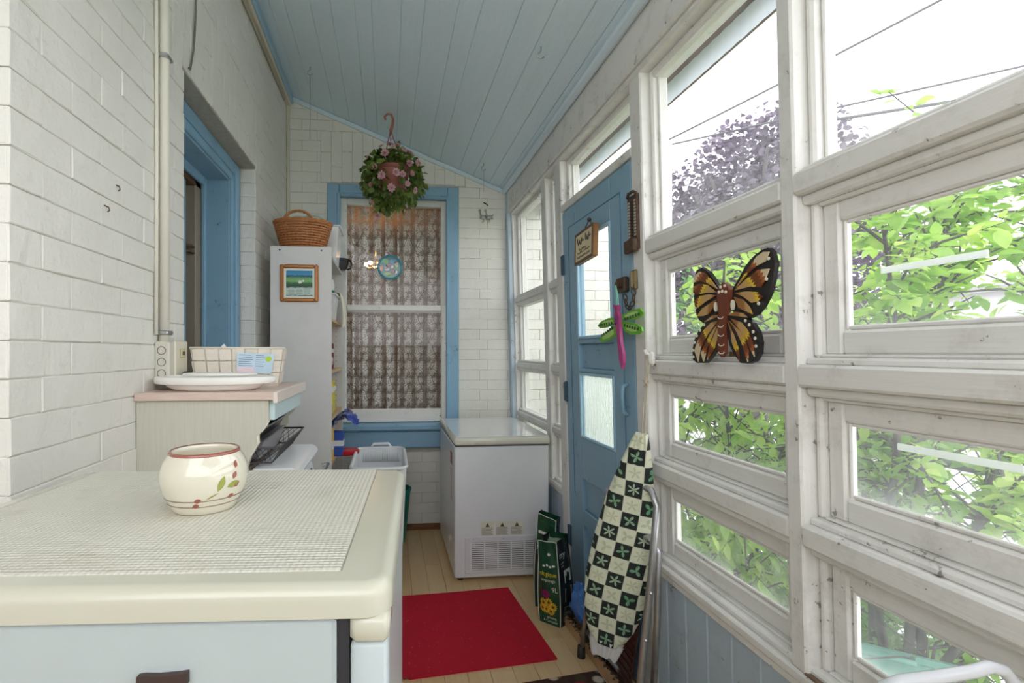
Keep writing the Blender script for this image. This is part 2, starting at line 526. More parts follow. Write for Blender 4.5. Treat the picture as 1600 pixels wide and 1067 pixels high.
# ---- back wall: brick, window opening
WX0, WX1, WZ0, WZ1 = -.45, .53, .62, 2.595
wb = struct('wall_back', 'white painted brick end wall around the lace curtained window', 'wall')
m = MB(); y0 = YB + .0035
m.box(LW - .3, WX0 + .005, y0, y0 + .25, -.4, 3.4); m.box(WX1 - .005, 1.0, y0, y0 + .25, -.9, 3.4)
m.box(WX0, WX1, y0, y0 + .25, -.4, WZ0 + .01); m.box(WX0, WX1, y0, y0 + .25, WZ1, 3.4)
m.build('mortar_backing', MORTAR, wb)
items = []
ZB0 = .045
z = ZB0 - BRH * 0; k = 0
while z < 3.2:
    pr = lambda u, zz: 2 if zz > .6 else 1
    off = 0 if k % 2 else BRL/2
    clip = lambda it: [q for q in it if q[2] < ceil_z((q[0]+q[1])/2) + .04]
    if z + BRH < WZ0 + .03:
        items += course(LW, .99, z, pr, off)
    elif z < 2.575:
        items += course(LW, WX0 - .004, z, pr, off) + course(WX1 + .004, .99, z, pr, off * .55 + (.0 if k % 2 else .0))
    elif z < 2.93:
        items += clip(course(LW, -.50, z, pr, off) + course(.585, .99, z, pr, off * .55))
    else:
        items += clip(course(LW, .99, z, pr, off))
    z += BRH; k += 1
x = -.50; q = 0
zt = ZB0 + BRH * math.ceil((2.93 - ZB0) / BRH)
while x < .58:
    a = WZ1 + .012 + .015 * (1 - ((x - .04) / .54) ** 2)
    mid = a + (.115 if q % 2 else .225)
    items += [(x, x + .0765, a, mid, 3), (x, x + .0765, mid, zt, 3)]
    x += .0772; q += 1
items = [i for i in items if i[2] < ceil_z((i[0]+i[1])/2) + .03]
lay(items, wb, lambda u, z, d: Matrix.Translation((u, YB + d, z)))
# the same wall carries on outdoors past the porch
wx = struct('wall_exterior', 'white painted brick house wall seen through the porch door glass', 'wall')
quick('box', 1.0, 2.19, YB + .006, YB + .25, -.9, 3.4).build('mortar_backing', M('weathered_mortar', srgb(120, 114, 104), .9, var=.2, vs=20), wx)
items = []; z = ZB0 - BRH * 8; k = 0
while z < 3.0:
    items += course(1.06, 2.17, z, lambda u, zz: zz, 0 if k % 2 else BRL/2); z += BRH; k += 1
JT = .007
lay(items, wx, lambda u, z, d: Matrix.Translation((u, YB + d, z)))
JT = .0018
m = MB(); m.box(2.165, 2.24, YB - .03, YB + .22, -.7, 3.02, .006); m.build('corner_board', WHITE_Z, wx)

# ---- back window
w18 = struct('window_1', 'tall two sash window with white frame and blue casing on the end wall', 'window')
m = MB(); m.box(WX0, WX0 + .085, YB - .022, YB + .1, .80, WZ1, .006); m.box(WX1 - .085, WX1, YB - .022, YB + .1, .80, WZ1, .006)
m.box(WX0 + .085, WX1 - .085, YB - .022, YB + .1, WZ1 - .085, WZ1, .006); m.build('casing', BLUE_X, w18)
m = MB(); m.box(WX0 + .07, WX0 + .095, YB - .032, YB, .80, WZ1 - .07, .006); m.box(WX1 - .095, WX1 - .07, YB - .032, YB, .80, WZ1 - .07, .006)
m.box(WX0 + .095, WX1 - .095, YB - .032, YB, WZ1 - .095, WZ1 - .07, .006); m.build('casing_bead', BLUE_X, w18)
gx0, gx1 = -.312, .400
def sash(ya, yb, z0, z1, wb_, wt, nm, parent):
    m = MB(); m.box(WX0 + .085, gx0, ya, yb, z0, z1, .006); m.box(gx1, WX1 - .085, ya, yb, z0, z1, .006)
    m.build('stile', WHITE_X, parent)
    m = MB(); m.box(gx0, gx1, ya, yb, z0, z0 + wb_, .006); m.build('bottom_rail', WHITE_X, parent)
    m = MB(); m.box(gx0, gx1, ya, yb, z1 - wt, z1, .006); m.build('top_rail', WHITE_X, parent)
    m = MB(); m.box(gx0 - .004, gx1 + .004, (ya+yb)/2 - .002, (ya+yb)/2 + .002, z0 + wb_ - .004, z1 - wt + .004); m.build('pane', GLASS_IN, parent)
GLASS_IN = glass_mat('clean_inner_glass', .015)
sash(YB + .035, YB + .07, 1.645, WZ1 - .085, .045, .055, 'upper', w18)
sash(YB + .0, YB + .034, .815, 1.70, .10, .045, 'lower', w18)
m = MB()
m.box(WX0 - .01, WX1 + .01, YB - .095, YB + .05, .76, .812, .014); m.build('sill_board', BLUE_X, w18)
m = MB(); m.box(WX0, WX1, YB - .06, YB + .04, .625, .762, .012); m.build('sill_block', BLUE_X, w18)

# ---- room beyond the back window: brown walls, a lit chandelier, lace curtain
rm = struct('wall_room', 'dim brown room wall behind the lace curtain', 'wall')
m = MB(); rb = M('tan_room_wall', (.27, .18, .12), .8, var=.15)
m.box(-1.6, 1.6, 6.4, 6.5, 0, 2.75); m.box(-1.7, -1.6, 4.1, 6.5, 0, 2.75); m.box(1.6, 1.7, 4.1, 6.5, 0, 2.75); m.box(-1.7, 1.7, 4.1, 6.5, 2.7, 2.8); m.box(-1.7, 1.7, 4.1, 6.5, -.1, 0)
m.box(-1.7, -.6, 4.0, 4.1, 0, 2.8); m.box(.7, 1.7, 4.0, 4.1, 0, 2.8)
m.build('room_shell', rb, rm)
LX = -.13
lamp = thing('chandelier', 'warm glowing chandelier seen through the lace curtain', 'lamp', (LX, 5.1, 2.7))
m = MB(); m.tube([(LX, 5.1, 2.7), (LX, 5.1, 2.3)], .010, 6); m.ball((LX, 5.1, 2.26), .04)
for a in range(5): m.tube([(LX, 5.1, 2.26), (LX + .06*math.cos(a*1.257 + .4), 5.1 + .06*math.sin(a*1.257 + .4), 2.20), (LX + .1*math.cos(a*1.257 + .4), 5.1 + .1*math.sin(a*1.257 + .4), 2.225)], .008, 6)
m.build('frame', BRASS, lamp, True)
BULB = emit('warm_bulb', (1.0, .60, .26), 45)
for a in range(5):
    m = MB(); m.ball((LX + .1*math.cos(a*1.257 + .4), 5.1 + .1*math.sin(a*1.257 + .4), 2.245), .019); m.build('bulb', BULB, lamp, True)

def lace_material():
    t = NT('white_rose_lace')
    uv = t.coord('UV')
    sep = t.node('ShaderNodeSeparateXYZ'); t.l.new(uv, sep.inputs[0])
    def flower(su, sv, rad, pet, ou, ov):
        u = t.math('ADD', t.math('MULTIPLY', sep.outputs[0], su), ou); v = t.math('ADD', t.math('MULTIPLY', sep.outputs[1], sv), ov)
        row = t.math('FLOOR', v); u = t.math('ADD', u, t.math('MULTIPLY', row, .5))
        fu = t.math('SUBTRACT', t.math('FRACT', u), .5); fv = t.math('SUBTRACT', t.math('FRACT', v), .5)
        r = t.math('SQRT', t.math('ADD', t.math('MULTIPLY', fu, fu), t.math('MULTIPLY', fv, fv)))
        a = t.math('ARCTAN2', fv, fu)
        edge = t.math('ADD', rad, t.math('MULTIPLY', t.math('SINE', t.math('MULTIPLY', a, pet)), rad * .22))
        inside = t.math('LESS_THAN', r, edge)
        spir = t.math('SINE', t.math('ADD', t.math('MULTIPLY', r, 40.0), t.math('MULTIPLY', t.math('SINE', t.math('MULTIPLY', a, 5.0)), 1.3)))
        return t.math('MULTIPLY', inside, t.math('GREATER_THAN', spir, -.45))
    f1 = flower(6.5, 15.0, .40, 5, .2, .3); f2 = flower(13.0, 30.0, .34, 3, .55, .8)
    vv = t.node('ShaderNodeTexVoronoi', feature='DISTANCE_TO_EDGE'); mp = t.node('ShaderNodeMapping'); mp.inputs['Scale'].default_value = (60, 110, 1); t.l.new(uv, mp.inputs[0]); t.l.new(mp.outputs[0], vv.inputs['Vector']); vv.inputs['Scale'].default_value = 1
    net = t.math('LESS_THAN', vv.outputs['Distance'], .07)
    fl = t.math('MAXIMUM', f1, t.math('MULTIPLY', f2, .85))
    # swathes of plain net between the flower columns
    band = t.math('GREATER_THAN', t.math('SINE', t.math('MULTIPLY', sep.outputs[0], 46.0)), -.5)
    fl = t.math('MULTIPLY', fl, t.math('ADD', t.math('MULTIPLY', band, .6), .4))
    al = t.math('ADD', t.math('MULTIPLY', fl, .78), t.math('MULTIPLY', t.math('ADD', t.math('MULTIPLY', net, .5), .20), t.math('ADD', t.math('MULTIPLY', band, .55), .45)), clamp=True)
    tr = t.node('ShaderNodeBsdfTransparent'); df = t.node('ShaderNodeBsdfDiffuse'); df.inputs[0].default_value = (.86, .84, .80, 1)
    tl = t.node('ShaderNodeBsdfTranslucent'); tl.inputs[0].default_value = (.8, .76, .7, 1)
    a = t.node('ShaderNodeMixShader'); a.inputs[0].default_value = .3; t.l.new(df.outputs[0], a.inputs[1]); t.l.new(tl.outputs[0], a.inputs[2]); a.inputs[0].default_value = .15
    b = t.node('ShaderNodeMixShader'); t.l.new(al, b.inputs[0]); t.l.new(tr.outputs[0], b.inputs[1]); t.l.new(a.outputs[0], b.inputs[2])
    t.l.new(b.outputs[0], t.out.inputs[0])
    return t.m
LACE = lace_material()
def curtain_panel(x0, x1, zb, zt, seed, y=YB + .16):
    r = random.Random(seed); ph = [r.uniform(0, 6.28) for _ in range(4)]
    nu, nv = 150, 24
    m = MB()
    def fn(u, v):
        x = x0 + (x1 - x0) * u; z = zb + (zt - zb) * v
        w = (.020 + .012 * (1 - v)) * math.sin(u * 2*PI * 5.5 + ph[0] + .5 * math.sin(u*7 + ph[1])) + .009 * math.sin(u * 2*PI * 11 + ph[2] + v)
        return (x + .006 * math.sin(v*3 + u*9), y + w, z)
    m.grid(nu, nv, fn)
    me = m.mesh('curtain_panel', LACE, None, True)
    uvl = me.uv_layers.new(name='UVMap')
    for lp in me.loops:
        i = lp.vertex_index % (nu + 1); j = lp.vertex_index // (nu + 1)
        uvl.data[lp.index].uv = (i / nu * .62 + seed * .3, j / nv * .9)
    return me
cur = thing('lace_curtain', 'gathered white rose lace curtain hanging inside the end window', 'curtain', (.04, YB + .16, 2.5))
for x0_, x1_, sd in ((-.40, .06, 1), (.065, .50, 2)):
    o = bpy.data.objects.new('curtain_panel', curtain_panel(x0_, x1_, .84, 2.47, sd)); COL.objects.link(o)
    o.parent = cur; o.matrix_parent_inverse = WM[cur.name].inverted()
m = MB(); m.tube([(-.45, YB + .16, 2.485), (.55, YB + .16, 2.485)], .008, 8); m.build('rod', WHITE_X, cur, True)

# ---- floor of light laminate boards
fl = struct('floor', 'pale maple laminate floor of narrow boards', 'floor')
m = MB(); m.box(-1.3, 1.05, YN, YB + .02, -.06, -.004); m.build('underlay', DARKWOOD, fl)
LAM = NT('light_maple_laminate')
def _lam(t):
    oi = t.node('ShaderNodeObjectInfo')
    v = t.coord('pos', (30, 1.6, 1)); g = t.noise(v, 3, 6, .6)
    v2 = t.coord('pos', (9, .8, 1)); g2 = t.noise(v2, 2, 3)
    c = t.mix(g, srgb(206, 168, 118), srgb(232, 204, 160))
    c = t.mix(t.math('MULTIPLY', g2, .5), c, srgb(196, 150, 98))
    c = t.mix(t.math('MULTIPLY', oi.outputs['Random'], .4), c, srgb(238, 214, 174))
    t.col(c); t.set(Roughness=.32); t.bump(g, .06, .002)
_lam(LAM); LAM = LAM.m
x = -.75; k = 0
while x < 1.0:
    w = .098
    y = 1.2 + (k * .37) % .9 - .9
    while y < YB:
        a, b = max(y, .9), min(y + .9, YB)
        if b - a > .04:
            quick('box', x, min(x + w, 1.0) - .0012, a, b - .0012, -.012, 0, .0012).build('board', LAM, fl)
        y += .9
    x += w; k += 1
quick('box', -1.25, 1.0, YN, .899, -.012, 0).build('board', LAM, fl)

bb = struct('baseboard_back', 'dark worn wooden strip at the foot of the end wall', 'baseboard')
quick('box', LW, .97, YB - .012, YB + .004, 0, .045, .004).build('strip', M('worn_brown_strip', srgb(120, 84, 56), .7, var=.4, vs=20), bb)

# ---- sloping ceiling of grooved boards
cl = struct('ceiling', 'sloping pale blue grooved board ceiling', 'ceiling')
def CE(s, y, d):      # s along the slope from the left wall, d above the face
    L = math.hypot(1.672, .667); a = s / L
    return (-.747 + 1.672 * a + d * .667 / L, y, 3.242 - .667 * a + d * 1.672 / L)
SL = math.hypot(1.672, .667)
s = -.02; k = 0
wd = [.146, .098, .156, .118, .132, .088, .15, .11]
while s < SL + .03:
    w = min(wd[k % 8], SL + .03 - s)
    if w < .02: break
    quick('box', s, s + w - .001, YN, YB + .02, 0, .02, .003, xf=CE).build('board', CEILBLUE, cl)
    s += w; k += 1
quick('box', -.7, SL + .36, YN - .3, YB + .0, .022, .09, xf=CE).build('roof_deck', DARKWOOD, cl)
t1 = struct('trim_1', 'blue and cream moulding where ceiling meets the brick wall by the doorway', 'trim')
quick('box', LW, LW + .035, YN, YB, 3.155, 3.232, .006).build('cream_board', M('cream_trim_paint', srgb(214, 204, 186), .5, var=.08), t1)
quick('box', LW + .022, LW + .05, YN, YB, 3.17, 3.24, .008).build('blue_strip', M('dusty_blue_strip', srgb(158, 188, 208), .45), t1)
m = MB(); m.tube([(LW + .012, YN, 3.14), (LW + .012, 2.2, 3.14), (LW + .012, 3.6, 3.14)], .009, 6); m.build('wire', M('cream_wire', srgb(196, 186, 166), .5), t1, True)
t2 = struct('trim_2', 'pale blue moulding along the sloping top of the end wall', 'trim')
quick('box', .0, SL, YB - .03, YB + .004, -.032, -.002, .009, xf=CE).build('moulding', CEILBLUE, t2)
quick('box', LW + .0, LW + .025, YB - .022, YB, 0.9, 3.2, .008).build('corner_strip', M('cream_corner_strip', srgb(206, 202, 186), .5), t2)
t3 = struct('trim_3', 'pale blue moulding between the ceiling and the white beam', 'trim')
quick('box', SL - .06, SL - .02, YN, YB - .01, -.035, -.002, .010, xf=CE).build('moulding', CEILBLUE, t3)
t4 = struct('trim_4', 'grey blue upright strip in the far corner beside the porch windows', 'trim')
m = MB(W); m.box(-.035, .012, YB - .06, YB - .004, 0, 2.41, .008); m.build('strip', PALEBLUE, t4)
m = MB(W); m.box(-.03, .012, YB - .03, YB - .004, 2.4, 2.57, .006); m.build('upper_strip', PALEBLUE, t4)

# ---- right wall: posts, rails, beam, sill, wainscot
wr = struct('wall_right', 'white timber window wall over pale blue boarding', 'wall')
POSTS = [(-.9, -.85), (.06, .10), (1.065, 1.11), (1.75, 1.832), (2.606, 2.706), (2.868, 2.953), (3.66, 3.72)]
for a, b in POSTS:
    z0 = .582 if b < 1.8 or a > 2.7 else 0
    quick('box', 0, .11, a, b, z0, 2.42, .005, xf=W).build('post', WHITE_Z, wr)
quick('box', -.022, .11, YN, YB - .03, 2.405, 2.60, .006, xf=W).build('beam', WHITE_Y, wr)
quick('box', -.008, .05, YN, YB - .06, 2.385, 2.408, .006, xf=W).build('beam_bead', WHITE_Y, wr)
def rails(ya, yb, o, zs, h=.052):
    for zt in zs:
        m = MB(W); m.box(o, .09, ya, yb, zt - h, zt, .006); m.build('rail', WHITE_Y, wr)
        m = MB(W); m.box(.018, .09, ya, yb, zt - .002, zt + .016, .005); m.build('rail_stop', WHITE_Y, wr)
        m = MB(W); m.box(.016, .09, ya, yb, zt - h - .022, zt - h + .002, .006); m.build('rail_moulding', WHITE_Y, wr)
RZ = (1.762, 1.315, .94)
rails(.10, 1.066, -.006, RZ); rails(1.11, 1.75, .002, RZ); rails(-.85, .06, 0, RZ)
rails(2.706, 2.868, .004, (1.755, 1.268, .905), .038); rails(2.953, 3.66, .004, (1.755, 1.268, .905), .038)
quick('box', 0, .10, 1.83, 2.61, 2.105, 2.142, .004, xf=W).build('rail', WHITE_Y, wr)
for a, b in ((YN, 1.752), (2.704, YB - .02)):
    quick('box', -.004, .10, a, b, .553, .582, .006, xf=W).build('sill', WHITE_Y, wr)
    quick('box', .012, .10, a, b, .58, .60, .005, xf=W).build('sill_stop', WHITE_Y, wr)
    quick('box', .004, .03, a, b, .528, .554, .005, xf=W).build('sill_moulding', WHITE_Y, wr)
    y = a
    while y < b - .005:
        e = min(y + .112, b)
        quick('box', .014, .04, y, e - .0012, 0, .535, .004, xf=W).build('board', PALEBLUE, wr); y = e
    quick('box', .04, .08, a, b, -.1, .55, xf=W).build('backing', DARKWOOD, wr)
GREYP = paint_wood('rotted_sill_wood', srgb(120, 98, 78), 1, amt=.6, rough=.8, bump=.6)
quick('box', -.002, .05, 1.0, 1.07, .583, .588, .001, xf=W).build('bare_patch', GREYP, wr)

quick('box', -1.3, 1.0, YN - .1, YN, 0, 1.45).build('light_stop_parapet', BRICK, wl_)  # added out of view; its height limits skylight from the open end
quick('box', -1.33, -1.25, YN, LY0 + .05, 0, 3.6).build('light_stop_side_wall', BRICK, wl_)  # unseen wall put in to hold down light at the near end

WN = [1]
def window(ya, yb, z0, z1, label, glass, sash=True, stop=.02):
    WN[0] += 1
    w = struct('window_%d' % WN[0], label, 'window')
    def ring(m, o0, o1, y0, y1, a, b, ws, wt, wb_, bev=.005):
        m.box(o0, o1, y0, y0 + ws, a, b, bev); m.box(o0, o1, y1 - ws, y1, a, b, bev)
        m.box(o0, o1, y0 + ws, y1 - ws, b - wt, b, bev); m.box(o0, o1, y0 + ws, y1 - ws, a, a + wb_, bev)
    m = MB(W); ring(m, .036, .10, ya, yb, z0, z1, stop, .012 if sash else .03, .008, .006); m.build('stop_moulding', WHITE_Z, w)
    ia, ib, ja, jb = ya + stop, yb - stop, z0 + .006, z1 - .010
    if sash:
        ws, wt, wb_ = .042, .045, .055
        for a, b in ((ia, ia + ws), (ib - ws, ib)):
            quick('box', .05, .085, a, b, ja, jb, .005, xf=W).build('stile', WHITE_Z, w)
        quick('box', .05, .085, ia + ws, ib - ws, jb - wt, jb, .005, xf=W).build('top_rail', WHITE_Y, w)
        quick('box', .05, .085, ia + ws, ib - ws, ja, ja + wb_, .006, xf=W).build('bottom_rail', WHITE_Y, w)
        ia, ib, ja, jb = ia + ws, ib - ws, ja + wb_, jb - wt
    m = MB(W)
    ring(m, .058, .066, ia, ib, ja, jb, .009, .009, .011, .003); m.build('putty_bead', WHITE_Y, w)
    m = MB(W); m.box(.066, .069, ia - .003, ib + .003, ja - .003, jb + .003); m.build('pane', glass, w)
    return w, (ia, ib, ja, jb)
rows = ((1.778, 2.387, False), (1.331, 1.692, True), (.956, 1.243, True), (.598, .868, True))
rn = ('top', 'second', 'third', 'lowest')
wnear = []
for (a, b, s_), nm in zip(rows, rn):
    wnear.append(window(.10, 1.065, a, b, 'large clear pane at the top of the bay with overhead cables beyond' if nm == 'top' else
        {'second': 'white sash in the nearest bay looking into leafy branches', 'third': 'white sash in the nearest bay with chain link fence beyond', 'lowest': 'lowest white sash in the nearest bay above the teal bin'}[nm], GLASSL if nm in ('third', 'lowest') else GLASS, s_))
for (a, b, s_), nm in zip(rows, rn):
    window(1.11, 1.75, a, b, {'top': 'fixed pane beside the door looking out at the purple tree', 'second': 'white sash behind the butterfly ornament', 'third': 'white sash under the butterfly ornament with fence beyond', 'lowest': 'lowest white sash beside the ironing board with streaked glass'}[nm], GLASSL if nm == 'lowest' else GLASS, s_)
rows2 = ((1.757, 2.387), (1.27, 1.717), (.907, 1.23), (.60, .867))
for (a, b), nm in zip(rows2, rn):
    window(2.953, 3.66, a, b, nm + ' wide fixed pane between the end wall and the slim mullion', GLASS, False, .03)
for (a, b), nm in zip(rows2, rn):
    window(2.706, 2.868, a, b, nm + ' narrow fixed pane next to the blue door', GLASS, False, .022)
window(1.832, 2.606, 2.142, 2.387, 'shallow transom pane over the blue door', GLASS, False, .028)
# pale translucent strips set on two panes
MILKY = leaf_mat('milky_strip', (.86, .9, .87), (.9, .93, .9), .55)
m = MB(W); m.box(.0635, .0655, .74, .925, 1.506, 1.519, .0008); m.build('pale_strip', MILKY, wnear[1][0])
m = MB(W); m.box(.0635, .0655, .70, .900, 1.146, 1.160, .0008); m.build('pale_strip', MILKY, wnear[2][0])

# ---- the blue porch door
d1 = struct('door_1', 'tall blue panelled porch door with two glazed openings', 'door')
A, B = 1.846, 2.602
def DB(o0, o1, a, b, z0, z1, nm, mat=BLUE_Z, bev=.004, **k): return quick('box', o0, o1, a, b, z0, z1, bev, xf=W).build(nm, mat, d1, **k)
DB(.004, .045, A, A + .185, .012, 2.098, 'stile'); DB(.004, .045, B - .185, B, .012, 2.098, 'stile')
ga, gb = A + .185, B - .185
for z0, z1 in ((1.91, 2.098), (1.385, 1.41), (1.242, 1.262), (.705, .912), (.46, .545), (.012, .14)):
    DB(.004, .045, ga, gb, z0, z1, 'cross_rail')
for z0, z1 in ((1.262, 1.385), (.545, .705), (.14, .46)):
    DB(.022, .036, ga, gb, z0, z1, 'panel')
for z0, z1 in ((1.41, 1.91), (.912, 1.242)):
    m = MB(W)
    m.box(.0, .012, ga - .002, ga + .014, z0, z1, .004); m.box(.0, .012, gb - .014, gb + .002, z0, z1, .004)
    m.box(.0, .012, ga + .014, gb - .014, z1 - .014, z1, .004); m.box(.0, .012, ga + .014, gb - .014, z0, z0 + .014, .004)
    m.build('glazing_bead', M('light_blue_bead', srgb(160, 196, 216), .4), d1)
m = MB(W)   # shallow line framing the door face
for a, b, z0, z1 in ((A + .085, A + .089, .60, 2.0), (B - .089, B - .085, .60, 2.0), (A + .089, B - .089, 1.996, 2.0)): m.box(.001, .006, a, b, z0, z1, .001)
m.build('face_groove', M('dark_blue_line', srgb(82, 124, 152), .5), d1)
DB(.022, .026, ga, gb, 1.41, 1.91, 'pane', GLASS_IN, 0)
t = NT('reeded_privacy_glass')
tr = t.node('ShaderNodeBsdfTransparent'); tl = t.node('ShaderNodeBsdfTranslucent'); tl.inputs[0].default_value = (.9, .93, .93, 1)
gls = t.node('ShaderNodeBsdfGlossy'); gls.inputs[1].default_value = .15
a_ = t.node('ShaderNodeMixShader'); wv_ = t.node('ShaderNodeTexWave', wave_type='BANDS', bands_direction='Y'); t.l.new(t.coord('pos'), wv_.inputs[0]); wv_.inputs['Scale'].default_value = 15.0; t.l.new(t.ramp(wv_.outputs['Fac'], [(.2, .38), (.75, .9)]), a_.inputs[0]); t.l.new(tr.outputs[0], a_.inputs[1]); t.l.new(tl.outputs[0], a_.inputs[2])
b_ = t.node('ShaderNodeMixShader'); fr_ = t.node('ShaderNodeFresnel'); t.l.new(t.math('MULTIPLY', fr_.outputs[0], t.math('SUBTRACT', 1.0, t.node('ShaderNodeNewGeometry').outputs['Backfacing'])), b_.inputs[0]); t.l.new(a_.outputs[0], b_.inputs[1]); t.l.new(gls.outputs[0], b_.inputs[2]); t.l.new(b_.outputs[0], t.out.inputs[0])
m = MB(W); m.grid(240, 1, lambda u, v: (.022 + .0028 * abs(math.sin(u * PI * 30)), ga + (gb - ga) * u, .912 + .33 * v)); m.grid(1, 1, lambda u, v: (.028, ga + (gb - ga) * u, .912 + .33 * v))
m.build('reeded_pane', t.m, d1, True)
for zc in (1.815, 1.13, .35):
    m = MB(W); m.box(-.003, .004, B - .02, B + .006, zc - .055, zc + .055, .001); m.box(-.004, .003, B + .002, B + .022, zc - .05, zc + .05, .001); m.tube([(-.004, B + .004, zc - .05), (-.004, B + .004, zc + .05)], .006, 6)
    m.build('hinge', M('blue_painted_hinge', srgb(70, 96, 112), .5, bump=.3), d1)
m = MB(W); m.tube([(.002, 1.905, 1.215), (-.018, 1.905, 1.205), (-.022, 1.905, 1.17), (-.022, 1.905, 1.13), (-.018, 1.905, 1.10), (.002, 1.905, 1.09)], .008, 8); m.build('pull_handle', BLUE_Z, d1, True)
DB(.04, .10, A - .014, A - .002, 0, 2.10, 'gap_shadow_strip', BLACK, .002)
m = MB(W); m.box(-.02, .004, 1.87, 1.945, 1.585, 1.645, .006); m.tube([(-.02, 1.905, 1.615), (-.036, 1.905, 1.615)], [.012, .014], 10); m.build('rim_lock', RUST, d1)
m = MB(W); m.box(-.014, .0, 1.795, 1.834, 1.585, 1.66, .004); m.box(-.026, -.012, 1.80, 1.812, 1.59, 1.655, .003); m.build('strike_plate', BRASS, d1)
m = MB(W); m.tube([(-.004, 1.86, 1.43), (-.02, 1.86, 1.43)], .01, 8); m.tube([(-.018, 1.86, 1.43), (-.022, 1.815, 1.425)], .007, 8); m.ball((-.02, 1.81, 1.425), .011); m.build('bolt_latch', STEEL, d1, True)
# thin chain links from plate to lock
pts = [(1.808, 1.60), (1.800, 1.575), (1.80, 1.55), (1.812, 1.53), (1.832, 1.515), (1.85, 1.52), (1.862, 1.54), (1.868, 1.56)]
for i, (yy, zz) in enumerate(pts):
    m = MB(W); n = 10
    dy, dz = (pts[min(i+1, 7)][0] - pts[max(i-1, 0)][0], pts[min(i+1, 7)][1] - pts[max(i-1, 0)][1]); L = math.hypot(dy, dz); dy /= L; dz /= L
    ring = []
    for q in range(n):
        a = 2*PI*q/n; l = .015 * math.cos(a); s_ = .008 * math.sin(a)
        ring.append((-.018 + (s_ if i % 2 else 0), yy + dy * l + (0 if i % 2 else -dz * s_), zz + dz * l + (0 if i % 2 else dy * s_)))
    m.tube(ring, .0026, 5, closed=True); m.build('chain_link', RUST, d1, True)

# ================================================================== OUTDOORS
gr = struct('ground', 'rough green yard ground beyond the porch windows', 'ground')
m = MB(); m.box(1.06, 3.0, -3, 12, -.5, -.42); m.build('soil', M('weedy_soil', srgb(96, 104, 70), .9, var=.4, vs=5, bump=.6, bs=20), gr)
dr = struct('driveway', 'pale concrete driveway beyond the chain link fence', 'ground')
quick('box', 3.0, 24, -8, 40, -.5, -.44).build('slab', M('pale_concrete', srgb(206, 206, 204), .85, var=.08, vs=3), dr)
m = MB(); m.box(-30, 1.05, YB + 8, 40, -.6, -.5); m.box(-30, 60, -40, -8, -.6, -.5)
m.build('yard', M('far_lawn', srgb(120, 134, 96), .9, var=.2, vs=1), gr)
quick('box', -9, 1.0, -8, -1.02, -.5, -.45).build('patio', M('pale_patio_concrete', srgb(200, 198, 192), .9, var=.1, vs=2), gr)
rf = struct('roof', 'pale fascia board and soffit of the porch roof outside the top panes', 'roof')
m = MB(); m.grid(300, 3, lambda u, v: (1.19 + .0012*math.sin(u*520), lerp(YN - .3, YB + .1, u), 2.405 + .125*v)); m.build('fascia_sheet', leaf_mat('milky_blue_fascia', srgb(206, 216, 228), srgb(222, 229, 238), .65), rf, True)
m = MB(); m.box(1.04, 1.175, YN - .3, YB + .1, 2.50, 2.52); m.build('soffit', M('pale_soffit', srgb(226, 226, 226), .7), rf)

# ---- chain link fence along the yard
FX, FT, FB = 2.42, .86, -.42
fe = thing('chain_link_fence', 'dark green chain link fence running beyond the porch windows', 'fence', (FX, 3, FB))
FG = M('dark_green_fence_paint', srgb(62, 88, 84), .5, var=.15)
m = MB(); m.tube([(FX, .2, FT), (FX, 7.0, FT)], .021, 8); m.build('top_rail', FG, fe, True)
for y in (1.0, 3.95, 6.4):
    m = MB(); m.tube([(FX + .03, y, FB - .02), (FX + .03, y, FT + .05)], .03, 10); m.ball((FX + .03, y, FT + .055), .034, 8, 5, sz=.6); m.build('post', FG, fe, True)
m = MB(); cs = .062; yy0, yy1 = .2, 7.0; hh = FT - FB - .02
n = int((yy1 - yy0 + hh) / cs)
for i in range(n):
    for sg in (1, -1):
        ys = yy0 + i * cs
        a = (ys, FB) if sg == 1 else (ys - hh, FB)
        pa = [ys - hh, FB, ys, FB + hh] if sg == 1 else [ys, FB, ys - hh, FB + hh]
        y_a, z_a, y_b, z_b = pa
        def cl_(ya, za, yb, zb):
            t0, t1 = 0, 1
            d = yb - ya
            for lim, up in ((yy0, False), (yy1, True)):
                tt = (lim - ya) / d
                if (d > 0) == up: t1 = min(t1, tt)
                else: t0 = max(t0, tt)
            return t0, t1
        t0, t1 = cl_(y_a, z_a, y_b, z_b)
        if t1 - t0 > .01:
            P = lambda q: (FX + .004 * sg, y_a + (y_b - y_a) * q, z_a + (z_b - z_a) * q)
            m.tube([P(t0), P(t1)], .0021, 3, caps=False)
m.build('wire_mesh', FG, fe, kind='stuff')

# ---- leafy shrubs between porch and fence, one leaf mesh per size
LEAF_A = leaf_mat('fresh_green_leaf', srgb(146, 194, 80), srgb(210, 232, 122), .5)
LEAF_B = leaf_mat('darker_green_leaf', srgb(92, 150, 76), srgb(150, 196, 100), .45)
LEAF_P = leaf_mat('plum_maple_leaf', srgb(74, 64, 80), srgb(128, 116, 134), .35)
BARK = M('dark_grey_bark', srgb(86, 80, 82), .9, var=.3, vs=30, bump=.5)
def leaf_shape(L, w, fold=.25, droop=.2, tip=1.0):
    """oval leaf with a folded midrib, base at the origin, along +X"""
    vs = []; fs = []
    pr = [(0, 0), (.22, .75), (.5, 1), (.78, .62), (1, 0)]
    for t, h in pr:
        z = -droop * L * t * t
        if h == 0: vs.append((L*t, 0, z))
        else: vs += [(L*t, -w*h/2, z + fold*w*h/2), (L*t, 0, z), (L*t, w*h/2, z + fold*w*h/2)]
    fs = [(0, 1, 2), (0, 2, 3), (1, 4, 5, 2), (2, 5, 6, 3), (4, 7, 8, 5), (5, 8, 9, 6), (7, 10, 8), (8, 10, 9)]
    return vs, fs
